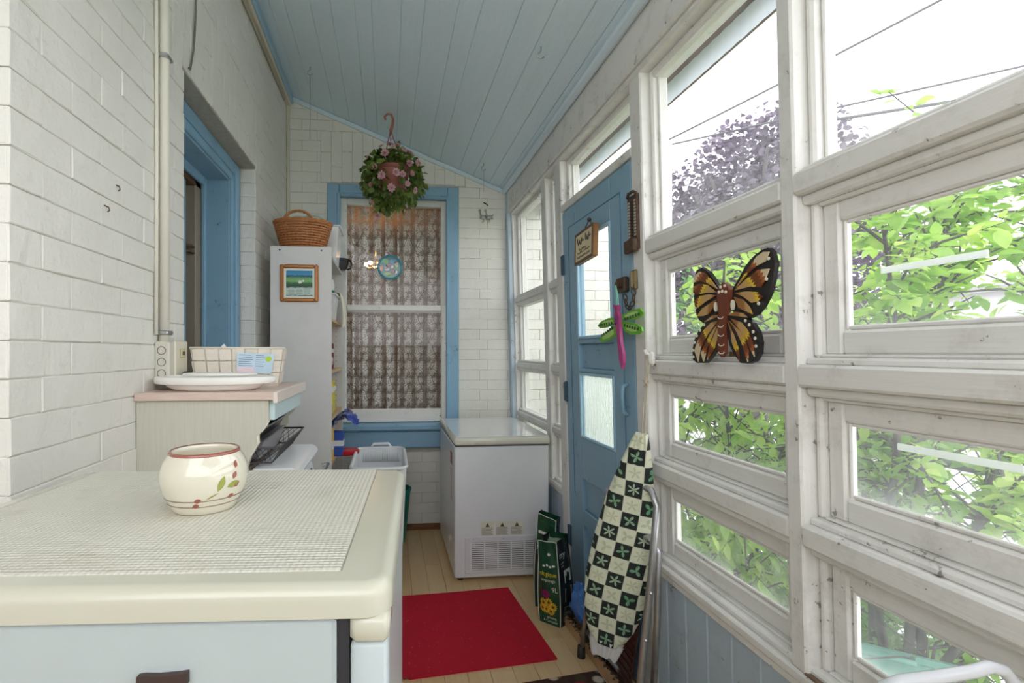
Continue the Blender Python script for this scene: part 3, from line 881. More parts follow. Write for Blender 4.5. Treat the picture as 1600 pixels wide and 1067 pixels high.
def rot_to(d, roll, up=Vector((0, 0, 1))):
    d = Vector(d).normalized()
    q = d.to_track_quat('X', 'Z')
    return q.to_matrix().to_4x4() @ Matrix.Rotation(roll, 4, 'X')
CAM = Vector((0, 0, H))
def vis(p):
    xc = p.x * math.cos(PSI) - p.y * math.sin(PSI); d = p.x * math.sin(PSI) + p.y * math.cos(PSI)
    if d < .3: return -1
    u = 685 + 770 * xc / d; v = 550 - 770 * (p.z - H) / d
    return (1 if 1030 < u < 1610 and 40 < v < 1067 else 0) + 1.0 / d
def shrub(label, stems, mat, L, w, nleaf, nobj, seed, group='leafy shrubs outside the porch windows', spread=.45, name='leafy_shrub', compound=False):
    """stems: list of polylines of (x,y,z); twigs sprout along them and carry the leaves"""
    r = random.Random(seed)
    base = stems[0][0]
    root = thing(name, label, 'shrub', base, 0, group)
    bm_ = MB(); twigs = []
    for st in stems:
        P = [Vector(p) for p in st]
        rr = [.022 * (1 - .75 * i / (len(P) - 1)) for i in range(len(P))]
        bm_.tube(P, rr, 6)
        tot = len(P) - 1
        for k in range(int(tot * 9)):
            t = r.uniform(.12, 1) ** .6 * tot; i = min(int(t), tot - 1); p = P[i].lerp(P[i+1], t - i)
            d = (P[i+1] - P[i]).normalized() * .5 + Vector((r.gauss(0, 1), r.gauss(0, 1), r.gauss(.15, .6))).normalized()
            d.normalize(); ln = r.uniform(.4, 1) * spread
            q1 = p + d * ln * .5 + Vector((0, 0, r.uniform(-.02, .04))); q2 = p + d * ln + Vector((r.uniform(-.05, .05), r.uniform(-.05, .05), r.uniform(-.09, .06)))
            bm_.tube([p, q1, q2], [.006, .0045, .002], 4, caps=False); twigs.append((p, q1, q2))
    bm_.build('branches', BARK, root, True)
    leaves = []
    for k in range(nleaf):
        a, b, c = r.choice(twigs); t = r.uniform(.15, 1.0)
        p = a.lerp(b, t*2) if t < .5 else b.lerp(c, t*2 - 1)
        ax = (c - a).normalized()
        d = ax * .35 + Vector((r.gauss(0, 1), r.gauss(0, 1), r.gauss(-.1, .5))).normalized() * .9
        if compound: d += Vector((0, 0, -.55))
        s_ = r.uniform(.65, 1.2)
        p = p + Vector((r.gauss(0, .012), r.gauss(0, .012), r.gauss(0, .012)))
        if p.x < 1.12 or p.z < FB or (p.z < .36 and p.x < 2.05 and p.y < 2.1): continue
        leaves.append((vis(p), Matrix.Translation(p) @ rot_to(d, r.uniform(-.7, .7)) @ Matrix.Scale(s_, 4)))
    leaves.sort(key=lambda q: -q[0])
    vs, fs = leaf_shape(L, w)
    m0 = MB(); m0.add(vs, fs); me = m0.mesh('leaf', mat, None, True)
    inv = WM[root.name].inverted()
    rest = MB()
    for i, (pv, mt) in enumerate(leaves):
        if i < nobj:
            o = bpy.data.objects.new('leaf', me); COL.objects.link(o); o.parent = root; o.matrix_local = inv @ mt
        else:
            rest.add([mt @ Vector(p) for p in vs], fs)
    if rest.v: rest.build('foliage', mat, root, True, kind='stuff')
    return root
def stem(x, y, x2, y2, zt, r, n=5, z0=FB):
    out = []
    for i in range(n + 1):
        t = i / n
        out.append((x + (x2 - x) * t + r.uniform(-.05, .05) * (i > 0), y + (y2 - y) * t + r.uniform(-.06, .06) * (i > 0), z0 + (zt - z0) * t))
    return out
r = random.Random(21)
shrub('broad leaved shrub filling the nearest bay of panes', [stem(2.1, 1.9, 1.75, 1.55, 1.75, r), stem(2.15, 1.95, 2.05, 1.6, 2.15, r), stem(2.1, 1.85, 2.3, 1.75, 2.25, r), stem(2.05, 2.0, 1.7, 1.85, 1.65, r), stem(2.15, 1.8, 2.4, 1.5, 2.05, r), stem(2.15, 1.9, 2.1, 2.1, 1.9, r), stem(2.1, 1.8, 1.95, 1.4, .9, r)], LEAF_A, .060, .037, 5200, 230, 3, spread=.36)
shrub('shrub with dark grey stems against the fence, seen past the post', [stem(2.75, 2.5, 2.6, 2.2, 1.85, r), stem(2.8, 2.7, 2.85, 2.9, 1.75, r), stem(2.8, 2.5, 2.9, 2.3, 2.05, r), stem(2.85, 2.3, 3.1, 2.0, 1.95, r), stem(2.8, 2.6, 2.7, 2.7, 1.5, r)], LEAF_A, .056, .034, 3600, 70, 4, spread=.42)
shrub('drooping compound leaved shrub behind the butterfly ornament', [stem(2.0, 2.75, 1.75, 2.45, 1.55, r), stem(2.05, 2.8, 2.05, 2.9, 2.0, r), stem(2.05, 2.7, 2.0, 2.35, .95, r), stem(2.1, 2.85, 2.25, 3.1, 1.85, r), stem(2.05, 2.6, 1.75, 2.3, .45, r), stem(2.0, 2.7, 1.7, 2.7, 1.0, r), stem(2.05, 2.75, 1.9, 2.6, 1.85, r)], LEAF_A, .082, .040, 3200, 230, 5, spread=.38, compound=True)
shrub('darker shrub low down along the far stretch of the fence', [stem(2.75, 3.4, 2.7, 3.9, 1.75, r), stem(2.75, 3.6, 2.85, 4.4, 1.9, r), stem(2.8, 4.2, 2.8, 4.9, 1.8, r), stem(2.75, 3.3, 2.7, 3.0, 1.5, r)], LEAF_B, .060, .036, 2600, 50, 6, spread=.42)
# weeds and low growth along the foot of the fence
und = MB(); rw = random.Random(5)
vs, fs = leaf_shape(.075, .03, .3, .4)
for k in range(3200):
    x = rw.uniform(1.35, 2.75); y = rw.uniform(.8, 4.6); zt = FB + abs(rw.gauss(0, .30)) * (.5 + .5 * (x - 1.3) / 1.4)
    if x < 2.05 and 1.2 < y < 2.1: zt = FB + abs(rw.gauss(0, .08))
    if x < 2.32 and y > 3.55: continue
    mt = Matrix.Translation((x, y, zt)) @ rot_to((rw.gauss(0, 1), rw.gauss(0, 1), rw.gauss(.3, .5)), rw.uniform(-1, 1)) @ Matrix.Scale(rw.uniform(.5, 1.3), 4)
    und.add([mt @ Vector(p) for p in vs], fs)
for k in range(4200):
    x = rw.uniform(2.05, 2.75); y = rw.uniform(1.0, 3.4); zt = FB + rw.uniform(.15, 1.05) * (.4 + .6 * (x - 2.0) / .75)
    mt = Matrix.Translation((x, y, zt)) @ rot_to((rw.gauss(0, 1), rw.gauss(0, 1), rw.gauss(.1, .6)), rw.uniform(-1, 1)) @ Matrix.Scale(rw.uniform(.5, 1.2), 4)
    und.add([mt @ Vector(p) for p in vs], fs)
tag(und.build('undergrowth', LEAF_B, None, True), 'tangled dark green weeds along the foot of the fence', 'weeds', None, 'stuff')

# ---- purple maple far off
mp_ = thing('maple_tree', 'distant purple leaved maple seen through the top panes', 'tree', (7.6, 9.6, -.4))
m = MB(); m.tube([(7.6, 9.6, -.4), (7.65, 9.65, 2), (7.5, 9.5, 4.5)], [.28, .22, .1], 10)
for k in range(9):
    a = k * .7; m.tube([(7.6, 9.6, 1.6 + .25*k), (7.6 + .9*math.cos(a), 9.6 + .9*math.sin(a), 2.6 + .3*k), (7.6 + 1.4*math.cos(a), 9.6 + 1.4*math.sin(a), 3.3 + .3*k)], [.1, .06, .02], 6)
m.build('trunk', BARK, mp_, True)
rm_ = random.Random(9); m = MB()
blobs = [(7.7, 9.6, 3.6, 2.0, 1.7), (7.5, 9.7, 5.0, 1.25, 1.2), (8.3, 9.2, 5.4, 1.0, 1.05), (6.2, 10.3, 4.0, 1.1, 1.3), (6.3, 10.3, 2.6, 1.3, 1.4), (8.9, 8.9, 3.6, 1.1, 1.5), (7.7, 9.5, 2.2, 2.0, 1.2), (8.9, 8.9, 4.8, .7, .8), (5.9, 10.5, 5.0, .55, .6), (7.9, 9.4, 6.1, .4, .55), (7.3, 9.8, 5.9, .5, .5)]
vsl, fsl = leaf_shape(.15, .125, .2, .25)
wt = [b[3]**2 * b[4] for b in blobs]
for k in range(19000):
    bx, by, bz, br, bh = rm_.choices(blobs, wt)[0]
    d = Vector((rm_.gauss(0, 1), rm_.gauss(0, 1), rm_.gauss(0, 1))).normalized(); q = rm_.random() ** .35
    p = Vector((bx + d.x*br*q, by + d.y*br*q, bz + d.z*bh*q))
    mt = Matrix.Translation(p) @ rot_to((rm_.gauss(0, 1), rm_.gauss(0, 1), rm_.gauss(-.3, .5)), rm_.uniform(-1, 1)) @ Matrix.Scale(rm_.uniform(.5, 1.1), 4)
    m.add([mt @ Vector(pp) for pp in vsl], fsl)
m.build('crown', LEAF_P, mp_, True, kind='stuff')

# ---- low neighbouring garage with pale horizontal siding
gp = thing('garage', 'low pale sided garage glimpsed through the shrub leaves', 'building', (7.2, 3.5, -.44))
SID = M('pale_grey_siding', srgb(214, 212, 214), .6, var=.06)
z = -.44; 
while z < 2.05:
    m = MB(); m.prism([(0, 0), (.03, 0), (.012, .165), (0, .165)], lambda a, b, z=z: (7.2 - a, 1.6, z + b), lambda a, b, z=z: (7.2 - a, 6.4, z + b)); m.build('siding_board', SID, gp); z += .16
m = MB(); m.box(7.2, 11, 1.6, 6.4, -.44, 2.05); m.build('body', SID, gp)
m = MB(); m.prism([(1.45, 2.05), (6.55, 2.05), (6.55, 2.12), (1.45, 2.12)], lambda a, b: (7.0, a, b), lambda a, b: (11.1, a, b + .5)); m.build('flat_roof', M('grey_felt_roof', srgb(150, 150, 152), .8), gp)
w_ = MB(); w_.box(7.15, 7.2, 4.6, 5.5, .9, 1.75, .01); w_.build('window_frame', WHITE_Z, gp)

# ---- overhead cables
CBL = M('black_cable', (.09, .09, .1), .6)
def cable(label, a, b, rad, sag):
    pts = []
    for i in range(13):
        t = -.3 + i / 12 * 1.7
        pts.append((a[0] + (b[0]-a[0])*t, a[1] + (b[1]-a[1])*t, a[2] + (b[2]-a[2])*t - sag * (1 - (2*t - 1)**2)))
    tag(quick('tube', pts, rad, 6).build('overhead_cable', CBL, None, True), label, 'cable', 'overhead cables')
cable('steepest overhead cable climbing across both top panes', (5.0, 8.54, 5.178), (7.806, 6.245, 6.344), .019, .02)
cable('middle overhead cable rising gently past the purple tree top', (5.384, 8.501, 5.189), (8.981, 6.126, 5.408), .017, .0)
cable('thick lowest overhead cable beside the post', (7.081, 7.324, 5.095), (8.167, 6.208, 4.935), .026, .0)

# ---- teal yard bin under the window
BINM = M('teal_plastic', srgb(96, 158, 146), .45, var=.12, vs=20, stretch=(1, 1, .2), dirt=(.75, .85, .82), dirt_amt=.25)
bt = thing('yard_bin', 'teal plastic yard bin standing outside the lowest pane', 'bin', (1.93, 1.82, FB), -.667)
def BL(a, b, z):
    ca, sa = math.cos(-.667), math.sin(-.667)
    return (1.80 + a * ca - b * sa, 1.685 + a * sa + b * ca, z)
def slopebox(m, x0, x1, y0, y1, z0, zn, zf, g):
    vs = [(x0+g, y0+g, z0), (x1-g, y0+g, z0), (x1-g, y1-g, z0), (x0+g, y1-g, z0), (x0, y0, zn), (x1, y0, zn), (x1, y1, zf), (x0, y1, zf)]
    m.add(vs, [(3,2,1,0), (0,1,5,4), (1,2,6,5), (2,3,7,6), (3,0,4,7), (4,5,6,7)])
m = MB(BL); slopebox(m, -.26, .24, 0, .36, FB + .06, .225, -.02, .05); m.build('body', BINM, bt)
m = MB(BL); m.prism([(-.015, .222), (.375, -.045), (.375, -.020), (.0, .245), (-.015, .245)], lambda a, b: (-.275, a, b), lambda a, b: (.255, a, b)); m.build('lid', BINM, bt)
m = MB(BL); m.tube([(-.15, -.012, .235), (-.15, -.05, .235), (.12, -.05, .235), (.12, -.012, .235)], .011, 8); m.build('handle_bar', BINM, bt, True)
for xx in (-.12, .16):
    m = MB(BL); m.tube([(xx - .02, .33, FB + .07), (xx + .02, .33, FB + .07)], .07, 14); m.build('wheel', BLACK, bt, 40)

# ================================================================== THINGS INDOORS
def lerp(a, b, t): return a + (b - a) * t
def arc(c, r, a0, a1, n, f): return [f(c[0] + r*math.cos(a0 + (a1-a0)*i/n), c[1] + r*math.sin(a0 + (a1-a0)*i/n)) for i in range(n + 1)]

# ---- cream topped refrigerator in the foreground
TH = math.radians(3.6)
fx, fy = .031, .958      # back corner nearest the middle of the room
def FR(a, b, z):         # a: to the left of that corner, b: towards the camera
    return (fx - a * math.cos(TH) - b * math.sin(TH), fy + a * math.sin(TH) - b * math.cos(TH), z)
fr = thing('refrigerator', 'white compact refrigerator with a cream worktop, closest to the camera', 'refrigerator', FR(.29, .24, 0), -TH)
FW, FD, FH = .60, .478, 1.119
def rslab(m, a0, a1, b0, b1, z0, z1, rc, re, n=6):
    """slab with rounded corners in plan and a rolled upper edge"""
    prof = [(0, z0)] + [(-re * (1 - math.cos(PI/2*i/5)), z1 - re + re * math.sin(PI/2*i/5)) for i in range(6)]
    rings = []
    for off, z in prof:
        ring = []
        for (ca, cb, s0) in ((a1 - rc, b1 - rc, 0), (a0 + rc, b1 - rc, 1), (a0 + rc, b0 + rc, 2), (a1 - rc, b0 + rc, 3)):
            for i in range(n + 1):
                t = PI/2 * (s0 + i / n); rr = rc + off
                ring.append((ca + rr*math.cos(t), cb + rr*math.sin(t), z))
        rings.append(ring)
    N = len(rings[0]); vs = [p for q in rings for p in q]; fs = []
    for i in range(len(rings) - 1):
        for k in range(N): fs.append((i*N+k, i*N+(k+1) % N, (i+1)*N+(k+1) % N, (i+1)*N+k))
    fs.append(tuple(range(N))[::-1]); fs.append(tuple((len(rings)-1)*N + k for k in range(N)))
    m.add(vs, fs)
m = MB(FR); rslab(m, -.002, FW, 0, FD + .004, FH - .031, FH, .03, .014); wtop = m.build('worktop', CREAM, fr, 50)
EMB = NT('embossed_cream_mat')
def _emb(t):
    v = t.coord('Object', (1, 1, 1))
    s1 = t.node('ShaderNodeSeparateXYZ'); t.l.new(v, s1.inputs[0])
    sx = t.math('SINE', t.math('MULTIPLY', t.math('ADD', s1.outputs[0], s1.outputs[1]), 2*PI/.0135)); sy = t.math('SINE', t.math('MULTIPLY', t.math('SUBTRACT', s1.outputs[0], s1.outputs[1]), 2*PI/.0135))
    h = t.math('MULTIPLY', sx, sy)
    n = t.noise(v, 14, 5, .65)
    c = t.mix(t.ramp(n, [(.55, 0), (.8, .6)]), srgb(214, 211, 197), srgb(188, 178, 158))
    c = t.mix(t.ramp(h, [(.0, .0), (.9, .35)]), c, srgb(230, 228, 217))
    t.col(c); t.set(Roughness=.42); t.bump(h, .45, .0025)
_emb(EMB); EMB = EMB.m
m = MB(FR); m.box(.052, FW - .03, .012, FD - .03, FH - .004, FH + .0012, .0012); m.build('embossed_mat', EMB, wtop)
for q in ((.0505, .052, .010, FD - .03), (FW - .03, FW - .0285, .010, FD - .03)):
    m = MB(FR); m.box(q[0], q[1], q[2], q[3], FH - .002, FH + .0006); m.build('mat_seam', M('grey_seam', srgb(150, 145, 130), .7), wtop)
m = MB(FR); m.box(.004, FW - .012, .012, FD - .035, .03, FH - .032, .004); m.build('cabinet', FRW, fr)
m = MB(FR); m.box(.052, FW - .01, FD - .034, FD - .001, .06, FH - .034, .004); fdoor = m.build('door', FRW, fr)
m = MB(FR); m.box(.040, .051, FD - .05, FD - .008, .06, FH - .030); m.build('door_gasket', M('black_gasket', (.03, .03, .035), .6), fr)
m = MB(FR); m.box(.0, .0385, FD - .05, FD + .003, FH - .058, FH - .030, .006); m.build('corner_bracket', CREAM, fr, 50)
m = MB(FR); m.box(.002, .038, FD - .05, FD + .0, .06, FH - .0575, .004); m.build('corner_column', FRW, fr, 50)
m = MB(FR); m.prism([(0, 0), (.047, .003), (.047, .014), (.040, .013), (.02, .0115), (.006, .012), (0, .011)], lambda a, b: (.238 - a, FD - .001, 1.026 + b), lambda a, b: (.238 - a, FD + .005, 1.026 + b)); m.build('latch_handle', M('dark_brown_plastic', (.05, .03, .025), .5, var=.3), fdoor, label='dark brown latch')
m = MB(FR)
for a in (.05, FW - .06):
    for b in (.05, FD - .08): m.lathe([(.018, 0), (.014, .03)], (a, b, 0), 10)
m.build('feet', BLACK, fr)

# ---- painted ceramic pot
pc = (-.264, .743, FH + .0012)
POT = M('cream_glaze', srgb(214, 209, 190), .12, var=.03, coat=.6, coords='pos')
pot = thing('ceramic_pot', 'round cream ceramic pot with painted leaves on the fridge top', 'pot', pc)
PR = [(.042, 0), (.046, .002), (.0495, .010), (.054, .018), (.061, .034), (.064, .050), (.0625, .064), (.057, .078), (.0515, .086), (.0505, .0895), (.049, .0905)]
PR = [(r_ * .925, z_ * .925) for r_, z_ in PR]
def pot_r(z):
    for (r0, z0), (r1, z1) in zip(PR, PR[1:]):
        if z0 <= z <= z1: return lerp(r0, r1, (z - z0) / max(1e-6, z1 - z0))
    return PR[-1][0]
m = MB(); m.lathe(PR + [(r_ * .925, z_ * .925) for r_, z_ in ((.0465, .089), (.0475, .082), (.055, .07), (.058, .05), (.052, .02), (.0, .012))], pc, 40); m.build('body', POT, pot, True)
m = MB(); m.lathe([(r_ * .925, z_ * .925) for r_, z_ in ((.0514, .0865), (.0514, .0895), (.0495, .0914), (.0476, .0907))], pc, 40, capb=False); m.build('painted_rim', M('brown_glaze_line', srgb(150, 84, 70), .2, var=.1, coat=.5), pot, True)
m = MB(); m.lathe([(.0, .060), (.0515, .060)], pc, 30, capb=False); m.build('contents', M('grey_tan_water', srgb(160, 148, 120), .25, var=.1), pot)
for zz in (.0135, .022):
    m = MB(); r_ = pot_r(zz) + .0004; m.lathe([(r_, zz - .0006), (r_ + .0003, zz), (r_, zz + .0006)], pc, 40, capb=False); m.build('painted_band', M('brown_band', srgb(120, 90, 70), .25, coat=.4), pot, True)
def on_pot(poly, nm, mat):
    m = MB()
    f = lambda e: (lambda a, z: (pc[0] + (pot_r(z) + e) * math.sin(a), pc[1] - (pot_r(z) + e) * math.cos(a), pc[2] + z))
    m.prism(poly, f(.0002), f(.0009)); m.build(nm, mat, pot)
def leafpoly(a, z, L, w, ang, k=1/.06, n=6):
    pts = []
    for s_ in (1, -1):
        for i in range(n + 1):
            t = i / n if s_ == 1 else 1 - i / n
            x = L * t; y = s_ * w * math.sin(PI * t)
            pts.append((a + (x*math.cos(ang) - y*math.sin(ang)) * k, z + x*math.sin(ang) + y*math.cos(ang)))
    out = []
    for p in pts:
        if not out or (abs(p[0]-out[-1][0]) + abs(p[1]-out[-1][1])) > 1e-6: out.append(p)
    return out[:-1] if abs(out[0][0]-out[-1][0]) < 1e-6 else out
GRN = M('olive_glaze', srgb(150, 158, 74), .2, coat=.5); RED_ = M('brick_red_glaze', srgb(150, 84, 66), .2, coat=.5)
on_pot(leafpoly(.62, .034, .022, .0045, 1.15), 'painted_leaf', GRN); on_pot(leafpoly(.84, .038, .020, .0045, .25), 'painted_leaf', GRN)
on_pot(leafpoly(.36, .024, .018, .0010, .45), 'painted_stem', GRN)
for a, z, g in ((.02, .0145, .2), (.08, .022, .25), (.98, .048, 1.0), (1.02, .036, .6), (1.08, .062, 1.1), (.90, .022, .3)): on_pot(leafpoly(a, z, .011, .0032, g), 'painted_bud', RED_)

# ---- whitewashed counter unit by the left wall
HX = -.352; HY0, HY1 = 1.545, 2.035; HT = 1.2226
CW = NT('whitewashed_wood_grain')
def _cw(t):
    v = t.coord('pos', (34, 34, 1.4)); g = t.noise(v, 5, 5, .6)
    t.col(t.mix(g, srgb(184, 182, 166), srgb(210, 208, 194))); t.set(Roughness=.5); t.bump(g, .08, .002)
_cw(CW); CW = CW.m
PINKT = NT('pale_pink_woodgrain_top')
def _pt(t):
    v = t.coord('pos', (4, 40, 40)); g = t.noise(v, 4, 5, .6)
    t.col(t.mix(g, srgb(196, 170, 156), srgb(226, 208, 196))); t.set(Roughness=.4)
_pt(PINKT); PINKT = PINKT.m
hu = thing('counter_unit', 'whitewashed counter unit with a curved side against the left brick wall', 'cabinet', (-.56, 1.79, 0))
def side_poly():
    pts = [(-.745, 0), (-.745, HT - .024), (HX - .012, HT - .024), (HX - .012, 1.135)]
    pts += [(HX - .012 - .012*t - .02*t*t, 1.135 - .045*t) for t in (.35, .7, 1)]
    pts += [(-.395, 1.065), (-.415, 1.03), (-.428, .99), (-.43, .93), (-.43, .62), (-.37, .58), (-.37, 0)]
    return pts
for y in (HY0 + .002, HY1 - .022):
    m = MB(); m.prism(side_poly(), lambda a, b, y=y: (a, y, b), lambda a, b, y=y: (a, y + .018, b)); spn = m.build('side_panel', CW, hu)
m = MB(); m.prism([p for p in side_poly()[3:9]] + [(p[0] - .003, p[1] - .002) for p in side_poly()[3:9]][::-1], lambda a, b: (a + .0016, HY0 + .0008, b), lambda a, b: (a + .0016, HY0 + .0195, b)); m.build('edge_banding', M('cream_edge_band', srgb(236, 230, 206), .4), hu)
m = MB(); m.box(-.746, HX + .016, HY0 - .012, HY1 + .012, HT - .024, HT, .002); htop = m.build('top', PINKT, hu)
m = MB(); m.box(HX + .004, HX + .018, HY0 - .014, HY1 + .014, HT - .034, HT + .0012, .002); m.build('top_edge', M('pale_top_edge', srgb(226, 214, 206), .4, var=.05), htop)
m = MB(); m.box(HX - .014, HX + .003, HY0 + .02, HY1 - .022, 1.135, HT - .024); m.build('front_rail', M('pale_mint_laminate', srgb(200, 222, 224), .35, var=.03), hu)
m = MB(); m.box(-.74, -.44, HY0 + .02, HY1 - .022, .955, .975, .002); m.build('shelf', M('tan_laminate', srgb(176, 158, 146), .5, var=.08), hu)
m = MB(); m.box(-.745, -.735, HY0 + .02, HY1 - .022, 0, HT - .03); m.build('back_panel', DARKWOOD, hu)
m = MB(); m.box(-.74, -.38, HY0 + .02, HY1 - .022, .60, .62, .002); m.build('lower_shelf', CW, hu)

# toaster oven on the lower shelf, its rounded top poking out
ov = thing('toaster_oven', 'white toaster oven with glass front tucked under the counter', 'oven', (-.5, 1.79, .62))
m = MB(); m.box(-.72, -.40, 1.59, 1.985, .635, .945, .01); m.build('body', APPL, ov)
m = MB(); pr_ = [(-.42, .86), (-.30, .93), (-.284, .942), (-.278, .957), (-.284, .972), (-.30, .98), (-.42, .98)]
m.prism(pr_, lambda a, b: (a, 1.585, b), lambda a, b: (a, 1.99, b)); m.build('rounded_hood', APPL, ov, 40)
m = MB(); m.prism([(-.40, .66), (-.232, .66), (-.232, .672), (-.305, .925), (-.40, .925)], lambda a, b: (a, 1.60, b), lambda a, b: (a, 1.985, b)); ofr = m.build('front_frame', APPL, ov)
m = MB(); m.prism([(-.247, .70), (-.244, .70), (-.300, .90), (-.304, .90)], lambda a, b: (a + .008, 1.63, b), lambda a, b: (a + .008, 1.93, b)); m.build('glass_window', M('dark_oven_glass', (.05, .06, .065), .08, coat=.6), ofr)
m = MB(); m.tube([(-.262, 1.63, .90), (-.236, 1.63, .905), (-.236, 1.97, .905), (-.262, 1.97, .90)], .007, 8); m.build('handle', CHROME, ofr, True)
m = MB()
for x in (-.70, -.42):
    for y in (1.61, 1.965): m.lathe([(.014, .62), (.012, .636)], (x, y, 0), 10)
m.build('feet', BLACK, ov)

# wire baskets/trays stacked on the shelf
WIRE = M('dark_wire', (.09, .085, .09), .4, .7)
wt_ = thing('wire_tray', 'dark wire mesh tray on the shelf under the counter top', 'tray', (-.52, 1.79, .975))
def wiretray(m, x0, x1, y0, y1, z0, z1, g):
    b = [(x0+g, y0+g, z0), (x1-g, y0+g, z0), (x1-g, y1-g, z0), (x0+g, y1-g, z0)]; t = [(x0, y0, z1), (x1, y0, z1), (x1, y1, z1), (x0, y1, z1)]
    m.tube(t, .0035, 6, closed=True); m.tube(b, .0025, 6, closed=True)
    for i in range(4):
        A_, B_, C_, D_ = (Vector(q) for q in (b[i], b[(i+1) % 4], t[i], t[(i+1) % 4]))
        n = int((B_ - A_).length / .016)
        for k in range(-2, n + 1):
            for dk in (2, -2):
                k1 = k + dk
                if 0 <= k <= n and 0 <= k1 <= n: m.tube([A_.lerp(B_, k/n), C_.lerp(D_, k1/n)], .0012, 3, caps=False)
    n = int((x1 - x0) / .02)
    for k in range(n + 1): m.tube([(lerp(x0+g, x1-g, k/n), y0+g, z0), (lerp(x0+g, x1-g, k/n), y1-g, z0)], .0012, 3, caps=False)
m = MB(); wiretray(m, -.72, -.335, 1.58, 2.0, .992, 1.045, .035); m.build('wire_frame', WIRE, wt_, True)
m = MB()
for x in (-.66, -.46):
    for y in (1.63, 1.95): m.ball((x, y, .981), .007)
m.build('feet', BLACK, wt_)
bp = thing('baking_pan', 'dull grey loaf pan lying in the wire tray', 'pan', (-.54, 1.79, .996))
m = MB(); frus2 = [(-.67, -.41, 1.63, 1.95)]
def open_pan(m, x0, x1, y0, y1, z0, z1, g, th=.003):
    vs = [(x0+g, y0+g, z0), (x1-g, y0+g, z0), (x1-g, y1-g, z0), (x0+g, y1-g, z0), (x0, y0, z1), (x1, y0, z1), (x1, y1, z1), (x0, y1, z1),
          (x0+th, y0+th, z1), (x1-th, y0+th, z1), (x1-th, y1-th, z1), (x0+th, y1-th, z1), (x0+g+th, y0+g+th, z0+th), (x1-g-th, y0+g+th, z0+th), (x1-g-th, y1-g-th, z0+th), (x0+g+th, y1-g-th, z0+th)]
    fs = [(0,1,2,3)[::-1]]
    for a in (0, 4, 8):
        for i in range(4): fs.append((a+i, a+(i+1) % 4, a+4+(i+1) % 4, a+4+i))
    fs.append((12, 13, 14, 15)); m.add(vs, fs)
open_pan(m, -.68, -.40, 1.63, 1.955, .996, 1.058, .02); m.build('body', M('dull_grey_tin', srgb(170, 168, 172), .4, .35, var=.12, vs=20), bp)
m = MB(); m.tube([(-.68, 1.63, 1.058), (-.40, 1.63, 1.058), (-.40, 1.955, 1.058), (-.68, 1.955, 1.058)], .0035, 6, closed=True); m.build('rolled_rim', STEEL, bp)
dp = thing('roasting_pan', 'black roasting pan resting on the grey loaf pan', 'pan', (-.56, 1.79, 1.06))
m = MB(); open_pan(m, -.70, -.405, 1.61, 1.975, 1.062, 1.094, .015); m.build('body', M('black_enamel', (.035, .03, .03), .3, var=.3, vs=30, coat=.3), dp)
m = MB(); m.tube([(-.70, 1.61, 1.094), (-.405, 1.61, 1.094), (-.405, 1.975, 1.094), (-.70, 1.975, 1.094)], .0035, 6, closed=True); m.build('rolled_rim', STEEL, dp)

# ---- white foam platter, woven basket and packets on the counter
FOAM = M('white_foam', srgb(240, 238, 232), .6, var=.03, bump=.1, bs=150)
fp = thing('foam_platter', 'shallow oval white platter on the counter top', 'platter', (-.558, 1.655, HT))
m = MB(); m.lathe([(.62, 0), (.70, .003), (.80, .013), (.82, .020), (.98, .022), (1.0, .026), (1.0, .038), (.985, .043), (.80, .046), (.76, .040), (.0, .036)], (-.552, 1.652, HT), 44, sx=.185, sy=.108); m.build('dish', FOAM, fp, 40)
m = MB(); m.lathe([(.62, .046), (.64, .050), (.60, .054), (.0, .054)], (-.545, 1.668, HT), 40, sx=.185, sy=.09); m.build('lid_insert', FOAM, fp, 40)
bk_ = thing('woven_basket', 'white woven strip basket with papers on the counter', 'basket', (-.545, 1.90, HT), math.radians(9))
WEAVE = M('white_woven_strip', srgb(222, 214, 200), .6, var=.1, vs=40, bump=.4, bs=180)
def BK(a, b, z):
    c9, s9 = math.cos(math.radians(9)), math.sin(math.radians(9))
    f = 1 + .14 * z / .135
    a *= f; b *= f
    return (-.545 + a*c9 - b*s9, 1.90 + a*s9 + b*c9, HT + z)
m = MB(BK); m.box(-.135, .135, -.075, .075, .0, .006); m.build('base', WEAVE, bk_)
def wside(u0, u1, fixed, axis, sgn, n):
    for j in range(3):
        for i in range(n):
            ua, ub = lerp(u0, u1, i/n), lerp(u0, u1, (i+1)/n); za, zb = .004 + .043*j, .004 + .043*(j+1)
            pr_ = .0035 if (i + j) % 2 else .0005
            m = MB(BK)
            if axis == 'x': m.box(ua + .001, ub - .001, fixed, fixed + sgn * (.003 + pr_), za + .001, zb - .001, .0018)
            else: m.box(fixed, fixed + sgn * (.003 + pr_), ua + .001, ub - .001, za + .001, zb - .001, .0018)
            m.build('strip', WEAVE, bk_)
wside(-.135, .135, -.075, 'x', -1, 7); wside(-.135, .135, .075, 'x', 1, 7); wside(-.075, .075, .135, 'y', 1, 4); wside(-.075, .075, -.135, 'y', -1, 4)
m = MB(BK); m.tube([(-.137, -.077, .135), (.137, -.077, .135), (.137, .077, .135), (-.137, .077, .135)], .0045, 6, closed=True); m.build('rim', WEAVE, bk_, True)
cd = thing('picture_card', 'pale blue printed card with a green spot, leaning on the woven basket', 'card', BK(.05, -.1, .06))
def CDm(a, b, d): 
    p = BK(.058 + a*.98 + b*.05, -.083 - d - .006, .082 + b*1.0 - a*.05); return p
m = MB(CDm); m.box(-.062, .052, -.036, .034, 0, .002); m.build('card', M('pale_blue_print', srgb(190, 212, 228), .4, var=.12, vs=40), cd)
m = MB(CDm); m.box(-.060, -.006, -.034, -.016, .002, .0026); m.build('pink_corner', M('pale_pink_print', srgb(226, 206, 214), .4), cd)
